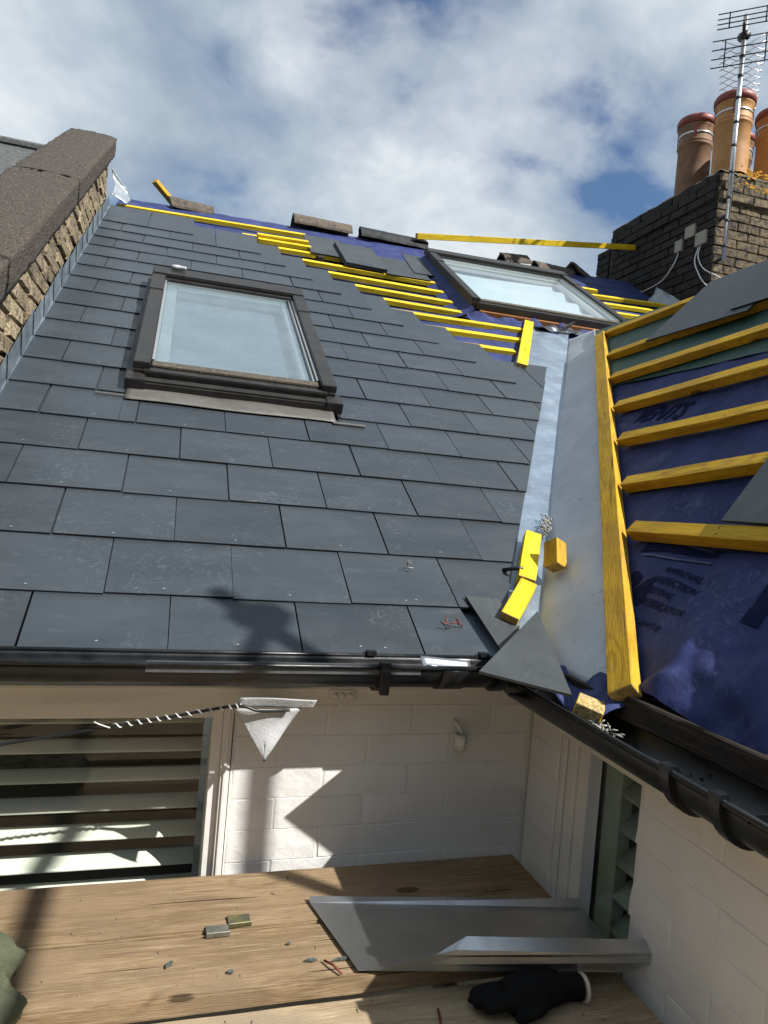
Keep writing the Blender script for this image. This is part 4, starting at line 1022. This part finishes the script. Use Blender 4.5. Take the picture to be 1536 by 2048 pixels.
add_box(bm, XW+.016, XW+.075, -.100, -.0455, -1.2, -.1505); add_box(bm, XW+.024, XW+.075, -.150, -.101, -1.2, -.1505); add_box(bm, XW+.008, XW+.0155, -.066, -.0455, -1.2, -.1505)
bmesh.ops.bevel(bm, geom=bm.edges[:], offset=.002, segments=1, affect='EDGES')
wf = part(from_bm('window', bm, m_white), ww); wf['label'] = 'tall side window with pale frame and green-tinted louvres'
bm = bmesh.new(); add_box(bm, XW+.018, XW+.075, -.196, -.151, -1.2, -.1505); bmesh.ops.bevel(bm, geom=bm.edges[:], offset=.003, segments=1, affect='EDGES'); sub(from_bm('sash', bm, m_greypaint), wf, ww)
bm = bmesh.new(); add_box(bm, XW+.020, XW+.06, -.2000, -.1965, -1.2, -.1505); sub(from_bm('rubber_seal', bm, m_black), wf, ww)
bm = bmesh.new(); bm.faces.new([bm.verts.new((XW+.022, y, z_)) for y, z_ in rect(WY+.002, -.2005, -1.2, -.15)]); sub(from_bm('pane', bm, m_pane_window), wf, ww)
m_slatgreen = mat('green_grey_slat', (.30, .37, .31), (.24, .30, .25), 6, .5)
for k in range(9):
    zc_ = -.19-.075*k
    bm = bmesh.new(); extrude(bm, [(.034*math.cos(t), .005*math.sin(t)) for t in [2*math.pi*i/12 for i in range(12)]], [WY-.02, -.262], lambda a, b, s, zc_=zc_: Vector((XW+.055+a*.8-b*.6, s, zc_+a*.6+b*.8)))
    sub(from_bm('slat', bm, m_slatgreen, None, True), wf, ww)
bm = bmesh.new(); add_box(bm, XW+.030, XW+.06, -.261, -.2005, -1.2, -.151); sub(from_bm('shutter_stile', bm, m_slatgreen), wf, ww)
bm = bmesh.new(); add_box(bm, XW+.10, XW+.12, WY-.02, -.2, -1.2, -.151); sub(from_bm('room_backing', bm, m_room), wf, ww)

# ================================================================== felt pennant and twisted cable
def flag(u, v):
    # u across, v down; triangle
    w_ = (1-v); xc = -.082+.0*v; x = xc+(u-.5)*.150*w_+(.006*v if u < .5 else 0)
    return Vector((x, -.030-.012*math.sin(u*3)*w_+.004*math.sin(v*6), -.086-v*.118))
fg = empty('felt_pennant', (-.08, -.03, -.2), 'grey felt scrap hanging in a point from the cable below the gutter', 'felt')
bm = sheet(14, 16, flag); bmesh.ops.remove_doubles(bm, verts=bm.verts, dist=.0002); thicken(part(from_bm('point', bm, m_felt, None, True), fg), .0015)
def flap(u, v): return Vector((-.150+u*.168+.006*v, -.036-.010*v, -.084+v*.024*(1-.18*u)+.0015*math.sin(u*5)))
thicken(part(from_bm('folded_flap', sheet(16, 6, flap), m_felt, None, True), fg), .0015)
cab = empty('twisted_cable', (-.4, -.04, -.12), 'black cable with a white strand twisted round it below the eaves', 'cable')
base = spline([(-.75, -.05, -.176), (-.602, -.045, -.153), (-.406, -.04, -.122), (-.28, -.04, -.101), (-.152, -.046, -.078), (-.10, -.048, -.088), (-.035, -.046, -.087)], 16)
part(tube_obj('core', base, .0032, m_black), cab)
tw = [p for p in base if p.x > -.40 and p.x < -.14]
tw2 = []
for i, p in enumerate(tw):
    for j in range(4):
        q = p.lerp(tw[min(i+1, len(tw)-1)], j/4); a = (i*4+j)*.62
        tw2.append(q+Vector((0, math.cos(a), math.sin(a)))*.0046)
part(tube_obj('white_strand', tw2, .0017, m_cablewhite, None, 5), cab)
part(tube_obj('white_strand', [(-.40, -.045, -.122), (-.42, -.05, -.113), (-.431, -.052, -.107)], .0016, m_cablewhite, None, 5), cab)

# ================================================================== scaffold boards
def board(name, x0, x1, y0, y1, ztop, th, m, lab, rot=0.):
    bm = bmesh.new(); L = x1-x0; Wd = y1-y0
    add_box(bm, 0, L, 0, Wd, -th, 0)
    long_e = [e for e in bm.edges if abs((e.verts[0].co-e.verts[1].co).x) > L*.5]
    bmesh.ops.bevel(bm, geom=long_e, offset=.004, segments=2, affect='EDGES')
    bmesh.ops.subdivide_edges(bm, edges=[e for e in bm.edges if abs((e.verts[0].co-e.verts[1].co).x) > L*.5], cuts=70)
    for v in bm.verts:
        nn = mnoise.noise_vector(Vector((v.co.x*7+x0, v.co.y*30, v.co.z*30+ztop*9))); v.co += Vector((0 if 0.01 < v.co.x < L-.01 else nn.x*.005, nn.y*.0022, nn.z*.0012))
    o = from_bm(name, bm, m); o.location = (x0, y0, ztop); o.rotation_euler = (0, 0, rot); return tag(o, lab, 'board')
board('scaffold_board', -1.9, .600, -.1445, .066, -.5, .038, m_board, 'brown scaffold board pushed up against the white wall')
board('scaffold_board', -1.95, .610, -.322, -.1495, -.5022, .038, m_board, 'brown scaffold board carrying the zinc tray and loose clips')
board('scaffold_board', -2.1, .628, -.56, -.324, -.5395, .038, m_board_pale, 'pale lower scaffold board with the black glove on it')
# ledger tube carrying the boards and the standard whose shadow falls on the house
m_tube = mat('galvanised_tube', (.42, .43, .44), (.33, .34, .35), 8, .45, .8)
def tubething(name, pts, lab): return tag(tube_obj(name, pts, .0242, m_tube, None, 16), lab, 'scaffold tube', 'galvanised scaffold tubes')
for x_ in (-1.5, .30):
    tubething('scaffold_tube', [(x_, .09, -.5645-.038), (x_, -1.9, -.5645-.038)], 'galvanised cross tube carrying the boards %s' % ('below the zinc tray' if x_ > 0 else 'beyond the olive cloth'))
tubething('scaffold_tube', [(1.62, -1.40, -3.6), (1.62, -1.40, 2.47)], 'tall upright galvanised scaffold tube')
tubething('scaffold_tube', [(1.668, -1.37, 2.33), (1.668, -3.2, 2.33)], 'galvanised cross tube clamped near the top of the upright')
co = empty('tube_coupler', (1.64, -1.40, 2.29), 'steel coupler joining the upright and the high cross tube', 'coupler')
part(box_obj('body', 1.585, 1.705, -1.44, -1.36, 2.29, 2.37, m_tube, bev=.012), co)
part(tube_obj('bolt', [(1.70, -1.40, 2.36), (1.70, -1.40, 2.41)], .008, m_tube), co)
for y_ in (-.62, -.86, -1.1, -1.34, -1.58, -1.82):
    board('scaffold_board', -2.1, .60, y_-.225, y_, -.5395, .038, m_board_pale, 'pale walkway board, %s one out from the glove board' % {-.62: 'first', -.86: 'second', -1.1: 'third', -1.34: 'fourth', -1.58: 'fifth', -1.82: 'sixth'}[y_]).__setitem__('group', 'walkway boards')
for x_ in (-1.5, .30): tubething('scaffold_tube', [(x_, -1.95, -3.6), (x_, -1.95, .9)], 'upright galvanised tube at the outer walkway edge %s' % ('facing the side window' if x_ > 0 else 'facing the shuttered window'))

# ================================================================== zinc tray
tr = empty('zinc_tray', (.35, -.26, -.495), 'folded bright zinc tray with an angled end lying on the boards', 'tray')
B0, B1, F0, F1 = Vector((.036, -.086, -.494)), Vector((.640, -.196, -.494)), Vector((.084, -.318, -.494)), Vector((.612, -.412, -.494))
def zs(name, pts, t=.0012):
    bm = bmesh.new(); bm.faces.new([bm.verts.new(p) for p in pts]); return part(thicken(from_bm(name, bm, m_zinc), t, 0), tr)
zs('base', (B0, B1, F1, F0))
up = Vector((0, 0, 1)); nb_ = Vector((.18, .98, 0))
zs('back_upstand', (B0, B0+up*.006+nb_*.014, B1+up*.016+nb_*.010, B1))
FM = F0.lerp(F1, .34)
f0u, f1u = FM+up*.040, F1+up*.044+Vector((.040, -.018, 0))
zs('front_upstand', (F0, F1, F1+Vector((.038, -.018, .026)), f1u, f0u, F0.lerp(F1, .26)+up*.030, F0.lerp(F1, .13)+up*.010))
rv = Vector((.005, .022, .013)); zs('front_return', (F0.lerp(F1, .27)+up*.031, f0u, f1u, f1u+rv, f0u.lerp(f1u, .06)+rv))
# ================================================================== glove
gl = bmesh.new(); gc = Vector((.405, -.362, -.517))
def gp(x, y, z): return gc+Vector((x, y, z))
add_tube(gl, [gp(.06, -.035, .006), gp(.02, -.04, .010), gp(-.03, -.045, .008), gp(-.06, -.046, .004)], [.028, .036, .036, .030], 14)
add_tube(gl, [gp(.06, -.06, .004), gp(.02, -.065, .008), gp(-.03, -.07, .006), gp(-.06, -.07, .0)], [.024, .032, .033, .026], 14)
for k, (dy, l_) in enumerate(((-.022, .050), (-.042, .062), (-.062, .056), (-.082, .040))):
    add_tube(gl, [gp(-.045, dy, .004), gp(-.075, dy-.002, .008), gp(-.06-l_, dy+.002, .0), gp(-.055-l_-.012, dy+.004, -.008)], [.013, .0125, .0115, .007], 10)
add_tube(gl, [gp(.02, -.08, .004), gp(-.01, -.105, .0), gp(-.045, -.112, -.006), gp(-.06, -.110, -.009)], [.015, .014, .012, .007], 10)
add_tube(gl, [gp(.05, -.05, .004), gp(.08, -.052, .004), gp(.105, -.055, .004)], [.031, .026, .029], 14)
for v in gl.verts: v.co = gc+Vector(((v.co-gc).x*.98, (v.co-gc).y*.80, (v.co-gc).z*.85-.002))
g_root = empty('work_glove', (.36, -.43, -.54), 'black rubber work glove with pale cuff rim lying under the zinc tray', 'glove')
go = part(from_bm('glove_body', gl, m_glove, None, True), g_root)
md = go.modifiers.new('fuse', 'REMESH'); md.mode = 'VOXEL'; md.voxel_size = .0035; md.use_smooth_shade = True
md = go.modifiers.new('smooth', 'SMOOTH'); md.iterations = 5; md.factor = .6
bm = bmesh.new(); pts = [gp(.105, -.044+.0235*math.cos(t), .001+.0235*math.sin(t)) for t in [2*math.pi*i/20 for i in range(21)]]; add_tube(bm, pts, .0042, 6)
part(from_bm('cuff_rim', bm, m_cuff, None, True), g_root)

# ================================================================== small things on the boards
def plate(x, y, rz, w_, d_, lab, m):
    bm = bmesh.new(); add_box(bm, -w_/2, w_/2, -d_/2, d_/2, 0, .004); add_box(bm, -w_/2, w_/2, -d_/2-.003, -d_/2-.0002, 0, .011)
    bmesh.ops.bevel(bm, geom=bm.edges[:], offset=.001, segments=1, affect='EDGES')
    o = from_bm('metal_clip', bm, m); o.location = (x, y, -.4995); o.rotation_euler = (RAD(4), 0, rz); tag(o, lab, 'metal clip')
m_brass = mat('tarnished_clip', (.30, .26, .09), (.16, .17, .14), 50, .35, .7)
m_steelclip = mat('steel_clip', (.17, .18, .16), (.32, .32, .27), 50, .35, .7)
plate(-.118, -.122, .05, .046, .034, 'brassy folded metal clip on the board seam', m_brass)
plate(-.163, -.150, .02, .046, .030, 'grey folded metal clip beside the brassy one', m_steelclip)
def chip(x, y, rz, L, w_, lab, m, z_=-.4995):
    bm = bmesh.new(); add_prism(bm, [(-L/2, 0), (-L*.2, w_/2), (L*.35, w_*.45), (L/2, -.1*w_), (L*.1, -w_/2)], 0, .003, IDN)
    o = from_bm('chip', bm, m); o.location = (x, y, z_); o.rotation_euler = (0, RAD(3), rz); tag(o, lab, 'chip')
chip(-.255, -.238, 1.0, .022, .009, 'curved grey chip near the knot in the board', m_shard)
chip(-.147, -.276, .4, .012, .010, 'small round grey chip in the middle of the board', m_shard)
chip(.004, -.268, .05, .024, .009, 'flat grey chip left of the red wire', m_shard)
chip(.063, -.274, .15, .038, .007, 'long grey chip beside the tray corner', m_shard)
chip(-.03, -.212, .3, .008, .006, 'tiny grey chip between the clips and the tray', m_shard)
tag(tube_obj('wire_scrap', [(.028, -.276, -.4965), (.040, -.297, -.492), (.052, -.318, -.4965)], .0022, m_rust), 'red-brown wire scrap at the front edge of the board', 'wire')
tag(tube_obj('wire_scrap', [(.222, -.385, -.537), (.216, -.41, -.533), (.208, -.44, -.537)], .0022, m_rust), 'red-brown wire scrap on the pale lower board', 'wire')
tag(tube_obj('dark_peg', [(.305, -.52, -.533), (.320, -.50, -.530)], .005, m_dark), 'small dark peg at the edge of the pale lower board', 'peg')

# olive cloth at the left end of the boards
bm = bmesh.new()
add_tube(bm, [(-.72, -.25, -.455), (-.60, -.262, -.448), (-.53, -.268, -.452), (-.497, -.272, -.462)], [.05, .052, .050, .030], 18)
add_tube(bm, [(-.70, -.34, -.465), (-.60, -.345, -.462), (-.52, -.352, -.468), (-.478, -.362, -.485)], [.05, .055, .052, .030], 18)
add_tube(bm, [(-.60, -.30, -.47), (-.52, -.40, -.49), (-.49, -.45, -.505)], [.05, .05, .03], 16)
for v in bm.verts: v.co.x -= .012
cl = from_bm('olive_cloth', bm, m_olive, None, True)
md = cl.modifiers.new('fuse', 'REMESH'); md.mode = 'VOXEL'; md.voxel_size = .005; md.use_smooth_shade = True
md = cl.modifiers.new('smooth', 'SMOOTH'); md.iterations = 4
tx = bpy.data.textures.new('folds', 'CLOUDS'); tx.noise_scale = .03
md = cl.modifiers.new('folds', 'DISPLACE'); md.texture = tx; md.strength = .022; md.texture_coords = 'GLOBAL'
tag(cl, 'bunched olive green cloth at the end of the brown boards', 'cloth')

# crumbs and sawdust scattered over the boards
bm = bmesh.new(); random.seed(21)
for k in range(170):
    x_ = random.uniform(-.60, .58); y_ = random.uniform(-.55, .05)
    z_ = -.4995 if y_ > -.146 else (-.5017 if y_ > -.318 else -.539)
    if -.155 < y_ < -.14 or -.33 < y_ < -.31: continue
    r0 = random.choice((.0008, .001, .0014, .0022)); c_ = Vector((x_, y_, z_)); a = random.uniform(0, 3); L = random.uniform(1, 3.5)
    d = Vector((math.cos(a), math.sin(a), 0)); e = Vector((-math.sin(a), math.cos(a), 0))
    v4 = [bm.verts.new(c_+d*r0*L), bm.verts.new(c_+e*r0), bm.verts.new(c_-d*r0*L), bm.verts.new(c_-e*r0)]; t_ = bm.verts.new(c_+Vector((0, 0, r0*1.2)))
    for i in range(4): bm.faces.new((v4[i], v4[(i+1) % 4], t_))
m_crumb = mat('dark_crumbs', (.05, .045, .038), (.30, .25, .17), 300, .9)
tag(from_bm('crumbs', bm, m_crumb), 'dark crumbs and splinters scattered over the scaffold boards', 'debris', kind='stuff')
